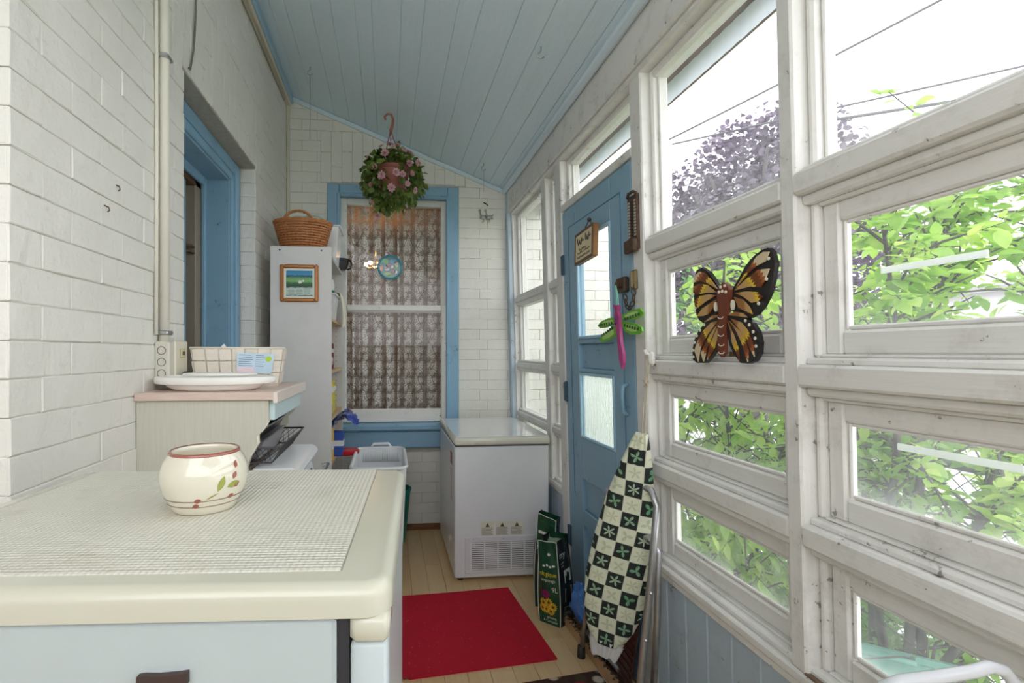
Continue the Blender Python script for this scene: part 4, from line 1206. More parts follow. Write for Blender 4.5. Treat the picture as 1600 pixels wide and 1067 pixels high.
m = MB(CDm); m.lathe([(.010, .002), (.010, .0028)], (.036, .016, 0), 16, capt=True); m.build('green_spot', M('lime_print', srgb(178, 208, 70), .4), cd)
m = MB(CDm)
for q in range(6):
    m.box(-.056, -.02 + .004*(q % 3), .026 - q*.0075, .0282 - q*.0075, .002, .0026); m.box(-.004, .02 + .004*(q % 2), .026 - q*.0075, .028 - q*.0075, .002, .0026)
m.build('printed_lines', M('grey_blue_print', srgb(120, 136, 158), .5), cd)
pp_ = thing('paper_scrap', 'crumpled white paper sticking up out of the woven basket', 'paper', BK(-.06, 0, .1))
m = MB(); m.prism([(0, 0), (.05, .0), (.045, .03), (.03, .052), (.012, .03)], lambda a, b: BK(-.085 + a, .0 + b*.3, .10 + b), lambda a, b: BK(-.085 + a, .004 + b*.3, .10 + b)); m.build('sheet', FOAM, pp_)
bt_ = thing('glue_bottle', 'small white bottle with a black cap beside the outlet', 'bottle', (-.675, 1.742, HT))
m = MB(); m.lathe([(.014, 0), (.0155, .003), (.0155, .030), (.011, .036)], (-.675, 1.742, HT), 16); m.build('body', PLASTIC, bt_, True)
m = MB(); m.lathe([(.0165, .036), (.0165, .050), (.0105, .056), (.0, .057)], (-.675, 1.742, HT), 16); m.build('cap', BLACK, bt_, 40)

# ---- surface conduit, outlet boxes, hanging cord on the left wall
CREAMW = M('cream_conduit_paint', srgb(224, 220, 206), .45, var=.05)
cdu = thing('conduit_pipe', 'painted conduit pipe running up the left brick wall above the outlet', 'pipe', (LW + .02, 1.69, 1.38))
m = MB(); m.tube([(LW + .017, 1.695, 1.375), (LW + .017, 1.695, 3.15)], .016, 12); m.build('pipe', CREAMW, cdu, True)
m = MB(); m.tube([(LW + .007, 1.662, 1.40), (LW + .007, 1.665, 2.0), (LW + .007, 1.660, 3.15)], .006, 8); m.build('thin_cable', CREAMW, cdu, True)
for z in (1.40, 2.3):
    m = MB(); m.box(LW, LW + .036, 1.672, 1.718, z, z + .014, .003); m.build('clamp', STEEL, cdu)
ob = thing('outlet_box', 'grey metal junction box with round knockouts on the left wall', 'outlet', (LW, 1.69, 1.32))
GBOX = M('grey_cream_box_paint', srgb(206, 202, 188), .5, var=.08)
m = MB(); m.box(LW, LW + .046, 1.662, 1.715, 1.245, 1.378, .005); obx = m.build('box', GBOX, ob)
for i, z in enumerate((1.275, 1.312, 1.349)):
    m = MB(); pts = [(LW + .023 + .0125*math.cos(2*PI*k/18), 1.661, z + .0125*math.sin(2*PI*k/18)) for k in range(18)]; m.tube(pts, .0012, 5, closed=True); m.build('knockout', M('dark_grey_ring', srgb(120, 116, 106), .6), obx, True)
m = MB(); m.box(LW + .040, LW + .050, 1.70, 1.80, 1.25, 1.382, .004); fpl = m.build('face_plate', M('cream_plate', srgb(216, 210, 190), .45, var=.05), ob)
m = MB(); m.box(LW + .050, LW + .056, 1.735, 1.765, 1.325, 1.355, .002); m.build('socket', M('ivory_socket', srgb(198, 186, 150), .4), fpl)
m = MB(); m.box(LW + .055, LW + .058, 1.742, 1.746, 1.333, 1.346); m.box(LW + .055, LW + .058, 1.753, 1.757, 1.333, 1.346); m.build('slots', BLACK, fpl)
hc = thing('electric_cable', 'thin grey cord hanging down the wall to the doorway lintel', 'cord', (LW + .006, 1.93, 2.4))
m = MB(); m.tube([(LW + .006, 2.02, 3.1), (LW + .008, 2.0, 2.85), (LW + .006, 1.985, 2.62), (LW + .008, 1.965, 2.5), (LW + .006, 1.935, 2.405), (LW + .008, 1.92, 2.402)], .004, 6); m.build('cord', M('grey_cord', srgb(120, 116, 108), .6), hc, True)
for (y, z, lab) in ((1.386, 1.717, 'curled bent nail hook'), (1.438, 1.789, 'short rusty nail')):
    nl = thing('wall_nail', lab + ' in the left brick wall', 'nail', (LW, y, z))
    m = MB(); m.tube([(LW - .01, y, z + .02), (LW + .010, y, z + .010), (LW + .012, y, z + .002), (LW + .007, y, z - .002)], .0018, 6); m.build('shank', RUST, nl, True)

# ---- tall white bookcase
BX0, BX1, BY0, BY1, BT = -.673, -.328, 2.90, 3.60, 1.952
BCW = M('white_bookcase_laminate', srgb(218, 216, 212), .5, var=.04, dirt=srgb(190, 184, 178), dirt_amt=.4, dirt_scale=3)
bc = thing('bookcase', 'tall white bookcase standing end on before the lace curtained window', 'bookcase', (-.5, 3.25, 0))
m = MB(); m.box(BX0, BX1, BY0, BY0 + .018, 0, BT, .001); m.build('side_panel', BCW, bc)
m = MB(); m.box(BX0, BX1, BY1 - .018, BY1, 0, BT - .03, .001); m.build('side_panel', BCW, bc)
m = MB(); m.box(BX0, BX0 + .008, BY0 + .018, BY1 - .018, .05, 1.93); m.build('back_panel', BCW, bc)
SHZ = (1.915, 1.545, 1.235, .955, .685, .36, .06)
LB = M('pale_pine_shelf', srgb(214, 186, 148), .5, var=.12, vs=10, stretch=(1, .2, 1))
for z in SHZ:
    m = MB(); m.box(BX0 + .008, BX1 - .004, BY0 + .018, BY1 - .018, z - .018, z, .001); m.build('shelf', LB if z not in (1.915,) else BCW, bc)
for x in (-.62, -.385):
    m = MB(); m.tube([(x, BY0 - .001, 1.93), (x, BY0 + .004, 1.93)], .005, 10); m.build('screw', BLACK, bc)
m = MB()
for q in range(44): m.tube([(BX1 - .045, BY1 - .0185, .3 + q*.035), (BX1 - .045, BY1 - .015, .3 + q*.035)], .003, 6)
m.build('peg_holes', M('peg_hole_dark', (.1, .09, .085), .9), bc)

pf = thing('landscape_picture', 'small gilt framed landscape print hung on the bookcase side', 'picture', (-.508, BY0, 1.74))
GILT = M('gilt_wood', srgb(168, 108, 52), .35, .3, var=.25, vs=30)
px0, px1, pz0, pz1 = -.616, -.401, 1.632, 1.845
for a in ((px0, px0 + .021, pz0, pz1), (px1 - .021, px1, pz0, pz1), (px0 + .021, px1 - .021, pz1 - .021, pz1), (px0 + .021, px1 - .021, pz0, pz0 + .021)):
    m = MB(); m.box(a[0], a[1], BY0 - .018, BY0 - .0005, a[2], a[3], .005); m.build('frame_bar', GILT, pf)
m = MB(); m.box(px0 + .018, px1 - .018, BY0 - .008, BY0 - .001, pz0 + .018, pz1 - .018); m.build('mat_board', M('cream_mat_board', srgb(232, 236, 222), .7), pf)
t = NT('landscape_print')
z_ = t.node('ShaderNodeSeparateXYZ'); t.l.new(t.coord('Generated'), z_.inputs[0])
n_ = t.noise(t.coord('Generated', (2.5, 1, 9)), 3, 4); f_ = t.math('ADD', z_.outputs[2], t.math('MULTIPLY', t.math('SUBTRACT', n_, .5), .16))
t.col(t.ramp(f_, [(0, srgb(60, 96, 88)), (.05, srgb(196, 214, 204)), (.30, srgb(200, 216, 206)), (.36, srgb(44, 74, 52)), (.50, srgb(60, 110, 66)), (.58, srgb(130, 186, 110)), (.70, srgb(110, 168, 110)), (.78, srgb(30, 60, 96)), (.84, srgb(70, 150, 190)), (1, srgb(40, 132, 180))])); t.set(Roughness=.5)
m = MB(); m.box(px0 + .034, px1 - .034, BY0 - .0095, BY0 - .007, pz0 + .034, pz1 - .034); prt = m.build('print', t.m, pf)
m = MB()
for q in range(5):
    for c in range(3): m.box(px0 + .046 + c*.044, px0 + .080 + c*.044, BY0 - .0102, BY0 - .009, pz0 + .046 + q*.0062, pz0 + .0475 + q*.0062)
m.build('caption_lines', M('grey_caption_ink', srgb(120, 140, 132), .7), prt)
m = MB(); m.ball((-.505, BY0 - .010, 1.746), .010, 8, 5, sx=1.2, sy=.15); m.ball((-.487, BY0 - .010, 1.752), .006, 8, 5, sy=.2); m.build('white_figures', FOAM, prt)

# wicker basket, plate and tub on top of the bookcase
wk = thing('wicker_basket', 'brown wicker basket with a twisted handle on top of the bookcase', 'basket', (-.515, 3.06, 1.915))
WICK = NT('brown_wicker')
def _wk(t):
    v = t.coord('pos', (1, 1, 1)); n = t.noise(v, 60, 3); n2 = t.noise(v, 6, 2)
    c = t.mix(n, srgb(150, 84, 42), srgb(220, 156, 98)); c = t.mix(t.math('MULTIPLY', n2, .4), c, srgb(172, 92, 46)); t.col(c); t.set(Roughness=.45)
_wk(WICK); WICK = WICK.m
wc = (-.515, 3.06, 1.915); nst = 34
def wr_(z): return .106 + .060 * (z / .20) ** .9
nrow = 14
for j in range(nrow):
    z = .012 + .2 * j / nrow; pts = []
    for k in range(nst * 2):
        a = 2*PI*k/(nst*2); rr = wr_(z) + .0035 * math.cos(PI * k + (PI if j % 2 else 0)) * (1 if k % 2 == 0 else 1)
        s_ = 1 if (k // 1 + j) % 2 else -1
        rr = wr_(z) + .004 * s_
        pts.append((wc[0] + rr*1.0*math.cos(a), wc[1] + rr*.74*math.sin(a), wc[2] + z))
    m = MB(); m.tube(pts, .0068, 5, closed=True); m.build('woven_row', WICK, wk, True)
m = MB()
for k in range(nst):
    a = 2*PI*k/nst; m.tube([(wc[0] + wr_(z)*math.cos(a), wc[1] + wr_(z)*.74*math.sin(a), wc[2] + z) for z in (.0, .07, .14, .205)], .004, 5)
m.build('upright_stakes', WICK, wk, True, kind='stuff')
m = MB()
for q in (0, 1, 2):
    pts = [(wc[0] + (wr_(.2) + .002 + .006*math.cos(k*.9 + q*2.1))*math.cos(2*PI*k/60), wc[1] + (wr_(.2)*.74 + .006*math.cos(k*.9 + q*2.1))*math.sin(2*PI*k/60), wc[2] + .206 + .006*math.sin(k*.9 + q*2.1)) for k in range(60)]
    m.tube(pts, .006, 5, closed=True)
m.build('braided_rim', WICK, wk, True)
m = MB()
for q in (0, 1):
    pts = []
    for k in range(31):
        t_ = k/30; a = PI * t_
        pts.append((wc[0] - .02 - .085*math.cos(a) + .005*math.cos(k*1.1 + q*PI), wc[1] - .05 + .006*math.sin(k*1.1 + q*PI), wc[2] + .20 + .072*math.sin(a)))
    m.tube(pts, .0065, 6)
m.build('handle', WICK, wk, True)
m = MB(); m.lathe([(.11, 0), (.115, .01)], wc, 24, sy=.74, capt=True); m.build('base', WICK, wk)
gl_ = thing('glass_dish', 'clear glass dish standing up in the wicker basket', 'dish', (-.55, 3.09, 2.03))
CG = glass_mat('clear_dish_glass', .12, (.94, .97, .96))
m = MB(); m.tube([(-.55 + .075*math.cos(2*PI*k/30), 3.10 + .004*math.sin(k), 2.105 + .075*math.sin(2*PI*k/30)) for k in range(30)], .0045, 6, closed=True); m.build('rim', CG, gl_, True)
m = MB(); m.lathe([(.0, .006), (.05, .004), (.074, -.004)], (0, 0, 0), 26, capb=False); m.v = [(-.55 + x, 3.10 - z, 2.105 + y) for x, y, z in m.v]; m.build('bowl', CG, gl_, True)
pl_ = thing('dinner_plate', 'white plate with a green edge leaning in the wicker basket', 'plate', (-.46, 3.05, 2.05))
def PLt(x, y, z): 
    a = .95; return (-.455 + x, 3.065 - (y*math.sin(.5) + z), 2.095 + y*math.cos(.95) + z*.3)
m = MB(PLt); m.lathe([(.0, 0), (.05, .0), (.062, .006), (.098, .012), (.1, .014), (.098, .016), (.06, .010), (.0, .004)], (0, 0, 0), 30, capb=False); m.build('dish', PLASTIC, pl_, True)
m = MB(PLt); m.lathe([(.085, .0125), (.1, .0165), (.1, .0175), (.085, .0135)], (0, 0, 0), 30, capb=False); m.build('green_edge', M('soft_green_glaze', srgb(130, 176, 150), .3), pl_, True)

TUBW = NT('translucent_white_plastic')
TUBW.col(srgb(228, 230, 232)); TUBW.set(Roughness=.35); TUBW.p.inputs['Transmission Weight'].default_value = .0; TUBW = TUBW.m
def tub(name, label, cx, cy, z0, lx, ly, h, mat, g=.018, rimh=.014, group=None):
    o = thing(name, label, 'container', (cx, cy, z0), 0, group)
    m = MB(); open_pan(m, cx - lx/2, cx + lx/2, cy - ly/2, cy + ly/2, z0, z0 + h, g, .004); m.build('body', mat, o)
    m = MB(); r0 = [(cx - lx/2 - .006, cy - ly/2 - .006), (cx + lx/2 + .006, cy - ly/2 - .006), (cx + lx/2 + .006, cy + ly/2 + .006), (cx - lx/2 - .006, cy + ly/2 + .006)]
    m.tube([(a, b, z0 + h - .004) for a, b in r0], .007, 6, closed=True); m.build('rim', mat, o, True)
    return o
tub('storage_tub', 'tall cloudy white plastic tub on top of the bookcase', -.40, 3.36, 1.915, .16, .24, .25, PLASTIC, .022)
bw = thing('black_scoop', 'dark round wire scoop hanging over the bookcase edge', 'scoop', (-.318, 3.52, 1.915))
SMK = M('smoked_plastic', (.04, .04, .045), .25)
m = MB(); m.lathe([(.030, 0), (.045, .01), (.056, .045), (.060, .075), (.064, .078), (.056, .078), (.050, .045), (.04, .014), (.0, .010)], (-.335, 3.50, 1.915), 20); m.build('cup', SMK, bw, True)
m = MB(); m.tube([(-.28, 3.50, 1.985), (-.262, 3.48, 1.98), (-.255, 3.47, 1.95), (-.262, 3.47, 1.925), (-.285, 3.49, 1.92)], .007, 8); m.build('handle', SMK, bw, True)

# things on the shelves, seen through the open side
tub('ice_tub', 'glossy white lidded tub on the second shelf of the bookcase', -.395, 3.20, 1.545, .13, .26, .16, PLASTIC, .016)
db = thing('dip_bowl', 'pale rounded tub with a green lid above the white tub', 'container', (-.40, 3.16, 1.71))
m = MB(); m.lathe([(.045, 0), (.06, .012), (.064, .05), (.058, .085), (.04, .10), (.0, .102)], (-.402, 3.16, 1.712), 20); m.build('body', PLASTIC, db, True)
m = MB(); m.lathe([(.058, .001), (.066, .008), (.066, .018), (.058, .02)], (-.402, 3.16, 1.712), 20); m.build('green_band', M('leaf_green_plastic', srgb(30, 130, 90), .4), db, True)
tw = thing('tea_towel', 'cream folded cloth draped over the second shelf edge', 'towel', (-.315, 3.42, 1.6))
m = MB()
m.grid(10, 14, lambda u, v: (-.322 + .02*v + .006*math.sin(u*9) + .014*math.sin(v*3), 3.30 + .20*u + .006*math.sin(v*7 + u*3), 1.735 - .23*v + .03*u*v))
m.grid(10, 4, lambda u, v: (-.322 - .07*v, 3.30 + .20*u, 1.735 + .012*math.sin(v*3) - .16*v*v))
m.build('cloth', M('cream_cloth', srgb(236, 228, 206), .85, var=.06, bump=.3, bs=200), tw, True)
bag_b = thing('bread_bag', 'rumpled blue and white packet on the third shelf', 'packet', (-.39, 3.05, 1.235))
m = MB(); m.grid(10, 10, lambda u, v: (-.41 + .07*math.sin(PI*v)*math.sin(PI*u) + .012*math.sin(u*13 + v*5), 2.94 + .20*u, 1.236 + .13*v + .02*math.sin(u*8))); m.grid(10, 10, lambda u, v: (-.42 - .05*math.sin(PI*v)*math.sin(PI*u), 2.94 + .20*u, 1.236 + .13*v + .02*math.sin(u*8)))
m.build('film', M('blue_white_film', srgb(232, 226, 220), .35, dirt=srgb(40, 80, 160), dirt_amt=1.0, dirt_scale=14), bag_b, True)
bx_ = thing('tea_box', 'narrow dark red box upright on the third shelf', 'box', (-.40, 3.0, 1.235))
m = MB(); m.box(-.46, -.352, 3.20, 3.25, 1.236, 1.40, .003); m.build('carton', M('dark_red_card', srgb(120, 44, 50), .5), bx_)
m = MB(); m.box(-.4605, -.3515, 3.1995, 3.2505, 1.34, 1.365); m.build('label_band', PLASTIC, bx_)
def bottle(label, x, y, z, r, h, mat, capm):
    o = thing('bottle', label, 'bottle', (x, y, z), 0, 'bottles on the bookcase shelf')
    m = MB(); m.lathe([(r*.9, 0), (r, .006), (r, h*.62), (r*.85, h*.72), (r*.4, h*.84), (r*.4, h*.9)], (x, y, z), 16); m.build('body', mat, o, True)
    m = MB(); m.lathe([(r*.5, h*.88), (r*.5, h), (r*.44, h*1.02), (0, h*1.02)], (x, y, z), 14); m.build('cap', capm, o, 40)
bottle('clear bottle with a black cap on the fourth shelf', -.395, 2.955, .955, .032, .26, M('grey_glass_bottle', srgb(150, 156, 160), .15, coat=.5), BLACK)
bottle('clear bottle with a white cap on the fourth shelf', -.385, 3.05, .955, .034, .22, M('pale_clear_bottle', srgb(206, 210, 210), .15, coat=.5), PLASTIC)
ys = thing('sponge_pack', 'yellow topped packet standing at the end of the fourth shelf', 'packet', (-.38, 3.2, .955))
m = MB(); m.box(-.43, -.345, 3.12, 3.30, .956, 1.16, .012); m.build('pack', M('yellow_film', srgb(222, 206, 70), .35, var=.1), ys)
m = MB(); m.box(-.432, -.343, 3.118, 3.302, 1.09, 1.125, .004); m.build('white_band', PLASTIC, ys)
gb = thing('grey_print_bag', 'grey patterned bag at the front of the fourth shelf', 'packet', (-.36, 2.95, .955))
m = MB(); m.grid(8, 8, lambda u, v: (-.352 + .018*math.sin(PI*u)*math.sin(PI*v), 2.93 + .16*u, .957 + .10*v)); m.grid(8, 8, lambda u, v: (-.365 - .02*math.sin(PI*u)*math.sin(PI*v), 2.93 + .16*u, .957 + .10*v)); m.build('film', M('grey_pattern_film', srgb(150, 160, 168), .4, dirt=srgb(70, 84, 96), dirt_amt=1, dirt_scale=40), gb, True)
cy_ = thing('food_can', 'round tin with a gold and black label on the fifth shelf', 'can', (-.39, 2.97, .685))
m = MB(); m.lathe([(.048, 0), (.050, .003), (.050, .145), (.048, .148), (.0, .146)], (-.39, 2.975, .685), 22); m.build('tin', M('gold_label', srgb(222, 190, 96), .35, var=.1), cy_, 40)
m = MB(); m.lathe([(.0506, .03), (.0508, .035), (.0508, .10), (.0506, .105)], (-.39, 2.975, .685), 22, capb=False); m.build('label', M('black_gold_label', srgb(70, 50, 34), .4), cy_, True)
yb_ = thing('cereal_box', 'yellow carton leaning on the fifth shelf', 'box', (-.38, 3.1, .685))
m = MB(); m.box(-.48, -.335, 3.05, 3.10, .686, .88, .003); m.build('carton', M('yellow_card', srgb(226, 186, 80), .5, var=.1), yb_)
m = MB(); m.box(-.4805, -.3345, 3.049, 3.101, .75, .80); m.build('white_panel', PLASTIC, yb_)
bb_ = thing('blue_carton', 'blue and white carton on the fifth shelf', 'box', (-.36, 3.2, .685))
m = MB(); m.box(-.44, -.285, 3.16, 3.24, .686, .84, .003); m.build('carton', M('royal_blue_card', srgb(52, 86, 176), .4, var=.1), bb_)
m = MB(); m.box(-.4405, -.2845, 3.159, 3.241, .75, .785); m.build('white_emblem', PLASTIC, bb_)
bbag = thing('chip_bag', 'crumpled blue and white bag hanging out of the fifth shelf', 'packet', (-.29, 3.25, .86))
m = MB(); rb_ = random.Random(4)
off = [[rb_.uniform(-.012, .012) for _ in range(13)] for _ in range(13)]
m.grid(12, 12, lambda u, v: (-.37 + .17*u + off[int(u*12)][int(v*12)], 3.10 + .25*v, .875 + .07*math.sin(PI*u*.8) - .10*max(0, u - .65) + off[int(v*12)][int(u*12)] * 2))
m.build('film', M('blue_crumpled_film', srgb(60, 84, 176), .3, dirt=srgb(225, 228, 236), dirt_amt=1, dirt_scale=11), bbag, True)
rl = thing('plastic_dish', 'round red plastic dish under the blue carton', 'lid', (-.27, 3.24, .69))
m = MB(); m.lathe([(.075, 0), (.082, .006), (.082, .022), (.074, .028), (.0, .026)], (-.27, 3.24, .686), 26); m.build('lid', M('red_plastic', srgb(200, 26, 46), .3), rl, 40)
pv = thing('purple_box', 'purple carton on the shelf below the red lid', 'box', (-.37, 3.2, .36))
m = MB(); m.box(-.46, -.335, 3.16, 3.26, .361, .56, .003); m.build('carton', M('violet_card', srgb(92, 70, 160), .4), pv)
m = MB(); m.box(-.4605, -.3345, 3.159, 3.261, .42, .44); m.build('pale_band', PLASTIC, pv)

# ---- white ribbed laundry hamper and green tub beyond the fridge
hm = thing('laundry_hamper', 'white ribbed plastic hamper between bookcase and freezer', 'hamper', (-.05, 3.1, 0))
hx0, hx1, hy0, hy1, hz = -.205, .098, 2.74, 3.33, .695
m = MB(); g = .03
vs = [(hx0+g, hy0+g, .005), (hx1-g, hy0+g, .005), (hx1-g, hy1-g, .005), (hx0+g, hy1-g, .005)]
open_pan(m, hx0, hx1, hy0, hy1, .005, hz, g, .005); m.build('body', PLASTIC, hm)
m = MB(); cr = .05; ring = []
for (cx, cy, s0) in ((hx1 - cr, hy1 - cr, 0), (hx0 + cr, hy1 - cr, 1), (hx0 + cr, hy0 + cr, 2), (hx1 - cr, hy0 + cr, 3)):
    for i in range(6): ring.append((cx + (cr + .004)*math.cos(PI/2*(s0 + i/5)), cy + (cr + .004)*math.sin(PI/2*(s0 + i/5)), hz + .004))
m.tube(ring, .011, 8, closed=True); m.build('rim', PLASTIC, hm, True)
for q in range(22):
    x = hx0 + .035 + q * (hx1 - hx0 - .07) / 21
    m = MB(); m.tube([(x, hy1 - .010, hz - .012), (x, hy1 - .016, hz - .085)], .0042, 6); m.build('rib', PLASTIC, hm, True)
m = MB(); m.tube([(-.12, hy1 + .012, hz), (-.10, hy1 + .02, hz + .03), (0.0, hy1 + .02, hz + .03), (.02, hy1 + .012, hz)], .01, 8); m.build('handle', PLASTIC, hm, True)
gt = thing('green_bucket', 'teal green plastic bucket low behind the fridge', 'bucket', (.045, 3.50, 0))
TEAL = M('teal_green_plastic', srgb(24, 128, 112), .4)
m = MB(); m.lathe([(.07, 0), (.075, .005), (.112, .36), (.118, .365), (.118, .378), (.108, .378), (.07, .012), (.0, .01)], (.045, 3.52, 0), 26); m.build('body', TEAL, gt, 40)
m = MB(); m.tube([(.045 - .112*math.cos(a), 3.52 - .02*math.sin(a), .365 - .09*math.sin(a)) for a in [PI*i/12 for i in range(13)]], .004, 6); m.build('bail_handle', STEEL, gt, True)

# ---- chest freezer
fz = thing('chest_freezer', 'white chest freezer standing under the end window sill', 'freezer', (.665, 3.27, 0))
zx0, zx1, zy0, zy1 = .384, .950, 2.848, 3.66
m = MB(); m.box(zx0, zx1, zy0, zy1, .022, .792, .008); m.build('body', APPL, fz)
m = MB(); m.box(zx0 + .004, zx1 - .004, zy0 + .004, zy1 - .01, .790, .802); m.build('lid_seal', M('dark_grey_seal', (.09, .09, .09), .7), fz)
m = MB(); rslabx = []
m.box(zx0 - .004, zx1 + .004, zy0 - .016, zy1, .800, .846, .010); zlid = m.build('lid', M('ivory_lid_edge', srgb(222, 220, 204), .25, var=.03, coat=.3), fz, 50)
m = MB(); m.box(zx0 + .004, zx1 - .004, zy0 - .008, zy1 - .008, .8455, .850, .003); m.build('lid_top', M('glossy_white_lid', srgb(232, 232, 232), .08, var=.02, coat=.8), zlid)
m = MB(); m.box(zx0 + .006, zx0 + .115, zy0 - .020, zy0 - .010, .802, .816, .003); m.build('lid_grip', M('ivory_grip', srgb(206, 202, 184), .35), zlid)
gx0_, gx1_, gz0, gz1 = zx0 + .060, zx1 - .030, .048, .262
m = MB(); m.box(gx0_, gx1_, zy0 - .004, zy0 + .004, gz0, gz1, .003); vpl = m.build('vent_plate', M('white_vent_plate', srgb(222, 222, 226), .35), fz)
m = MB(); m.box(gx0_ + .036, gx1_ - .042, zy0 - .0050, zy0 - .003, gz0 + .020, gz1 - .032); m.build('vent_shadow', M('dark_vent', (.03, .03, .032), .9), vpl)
ncol, nrow_ = 5, 14
va, vb, vc, vd = gx0_ + .036, gx1_ - .042, gz0 + .020, gz1 - .032
cw_ = (vb - va) / ncol
for c in range(ncol):
    for q in range(nrow_):
        zz = vc + (vd - vc) * (q + .5) / nrow_
        m = MB(); m.box(va + c*cw_ + .0035, va + (c+1)*cw_ - .0035, zy0 - .0085, zy0 - .0045, zz - .0028, zz + .0042); m.build('slat', PLASTIC, vpl)
for c in range(ncol + 1):
    m = MB(); m.box(va + c*cw_ - .0035, va + c*cw_ + .0035, zy0 - .0085, zy0 - .004, vc, vd); m.build('vent_bar', PLASTIC, vpl)
for x in (gx0_ + .05, (gx0_ + gx1_)/2 - .01, gx1_ - .05):
    m = MB(); m.tube([(x, zy0 - .006, gz1 - .014), (x, zy0 - .002, gz1 - .014)], .004, 8); m.build('screw', STEEL, vpl)
INK = M('grey_label_ink', srgb(150, 150, 146), .7)
for i in range(3):
    x = zx0 + .155 + i*.088
    m = MB(); m.box(x, x + .078, zy0 - .0012, zy0 + .001, .266, .350); stk = m.build('warning_sticker', M('off_white_label', srgb(224, 222, 206), .5), fz)
    m = MB(); m.prism([(x + .026, .318), (x + .052, .318), (x + .039, .343)], lambda a, b: (a, zy0 - .0012, b), lambda a, b: (a, zy0 - .002, b)); m.build('warning_triangle', M('dark_olive_ink', srgb(84, 84, 50), .6), stk)
    m = MB()
    for q in range(5): m.box(x + .004, x + .072 - .008*(q % 2), zy0 - .0018, zy0 - .001, .272 + q*.0078, .276 + q*.0078)
    m.box(x + .006, x + .070, zy0 - .0018, zy0 - .001, .3115, .315); m.build('label_lines', INK, stk)
m = MB(); m.box(zx0 - .0012, zx0 + .001, zy0 + .12, zy0 + .20, .66, .735); m.build('red_label', M('faded_red_label', srgb(150, 70, 66), .5, dirt=srgb(222, 214, 206), dirt_amt=1, dirt_scale=40), fz)
m = MB()
for q in range(10): m.box(zx0 - .001, zx0 + .001, zy0 + .12, zy0 + .195, .44 + q*.02, .45 + q*.02)
m.build('rating_lines', M('faded_pink_ink', srgb(206, 170, 160), .6), fz)
m = MB(); m.tube([(zx0 - .004, zy0 + .18, .20), (zx0 + .002, zy0 + .18, .20)], .014, 14); m.tube([(zx0 - .004, zy0 + .27, .155), (zx0 + .002, zy0 + .27, .155)], .02, 14); m.build('drain_plugs', M('ivory_plug', srgb(214, 204, 180), .4), fz)
m = MB()
for x in (zx0 + .04, zx1 - .04):
    for y in (zy0 + .05, zy1 - .06): m.lathe([(.02, 0), (.018, .024)], (x, y, 0), 10)
m.build('feet', BLACK, fz)

# ---- rugs
RUG = NT('red_pile')
def _rg(t):
    v = t.coord('pos'); n = t.noise(v, 400, 2); n2 = t.noise(v, 7, 4)
    c = t.mix(n, srgb(186, 4, 34), srgb(228, 20, 58)); c = t.mix(t.ramp(n2, [(.4, 0), (.8, .35)]), c, srgb(180, 4, 30)); n3 = t.noise(v, 90, 2)
    c = t.mix(t.ramp(n3, [(.70, 0), (.74, .7)]), c, srgb(226, 120, 130))
    t.col(c); t.set(Roughness=.95); t.bump(n, .8, .006)
_rg(RUG); RUG = RUG.m
rg = thing('red_rug', 'plain bright red rug on the laminate floor', 'rug', (.42, 2.4, 0))
m = MB()
c4 = [(.084, 2.02), (.733, 2.088), (.675, 2.745), (.0, 2.70)]
def bil(u, v, z):
    a = [lerp(c4[0][i], c4[1][i], u) for i in (0, 1)]; b = [lerp(c4[3][i], c4[2][i], u) for i in (0, 1)]
    return (lerp(a[0], b[0], v) - (.05 if u == 0 else 0), lerp(a[1], b[1], v), z)
m.grid(24, 24, lambda u, v: bil(u, v, .008 + .0012*math.sin(u*9)*math.sin(v*7)))
m.prism([(c[0], c[1]) for c in c4], lambda a, b: (a, b, 0), lambda a, b: (a, b, .0075)); m.build('pile', RUG, rg)
FLM = NT('floral_mat_weave')
def _fm(t):
    vo = t.node('ShaderNodeTexVoronoi'); v = t.coord('pos', (1, 1, 0)); t.l.new(v, vo.inputs['Vector']); vo.inputs['Scale'].default_value = 17
    s_ = t.node('ShaderNodeSeparateColor'); t.l.new(vo.outputs['Color'], s_.inputs[0])
    c = t.ramp(s_.outputs[0], [(0, srgb(120, 40, 36)), (.2, srgb(70, 58, 40)), (.36, srgb(196, 186, 170)), (.5, srgb(92, 84, 48)), (.64, srgb(150, 96, 66)), (.78, srgb(130, 140, 140)), (.9, srgb(150, 50, 50))], 'CONSTANT')
    n = t.noise(v, 60, 3); d = t.ramp(vo.outputs['Distance'], [(.35, 0), (.5, 1)])
    c = t.mix(d, c, srgb(64, 34, 26)); c = t.mix(t.math('MULTIPLY', n, .3), c, srgb(50, 40, 30)); t.col(c); t.set(Roughness=.9); t.bump(n, .6, .004)
_fm(FLM); FLM = FLM.m
fm = thing('floral_mat', 'dark floral patterned mat at the foot of the picture', 'rug', (.7, 1.75, 0))
m = MB(); m.prism([(.50, 1.94), (.873, 1.99), (.893, 1.3), (.40, 1.3)], lambda a, b: (a, b, 0), lambda a, b: (a, b, .009)); m.build('weave', FLM, fm)

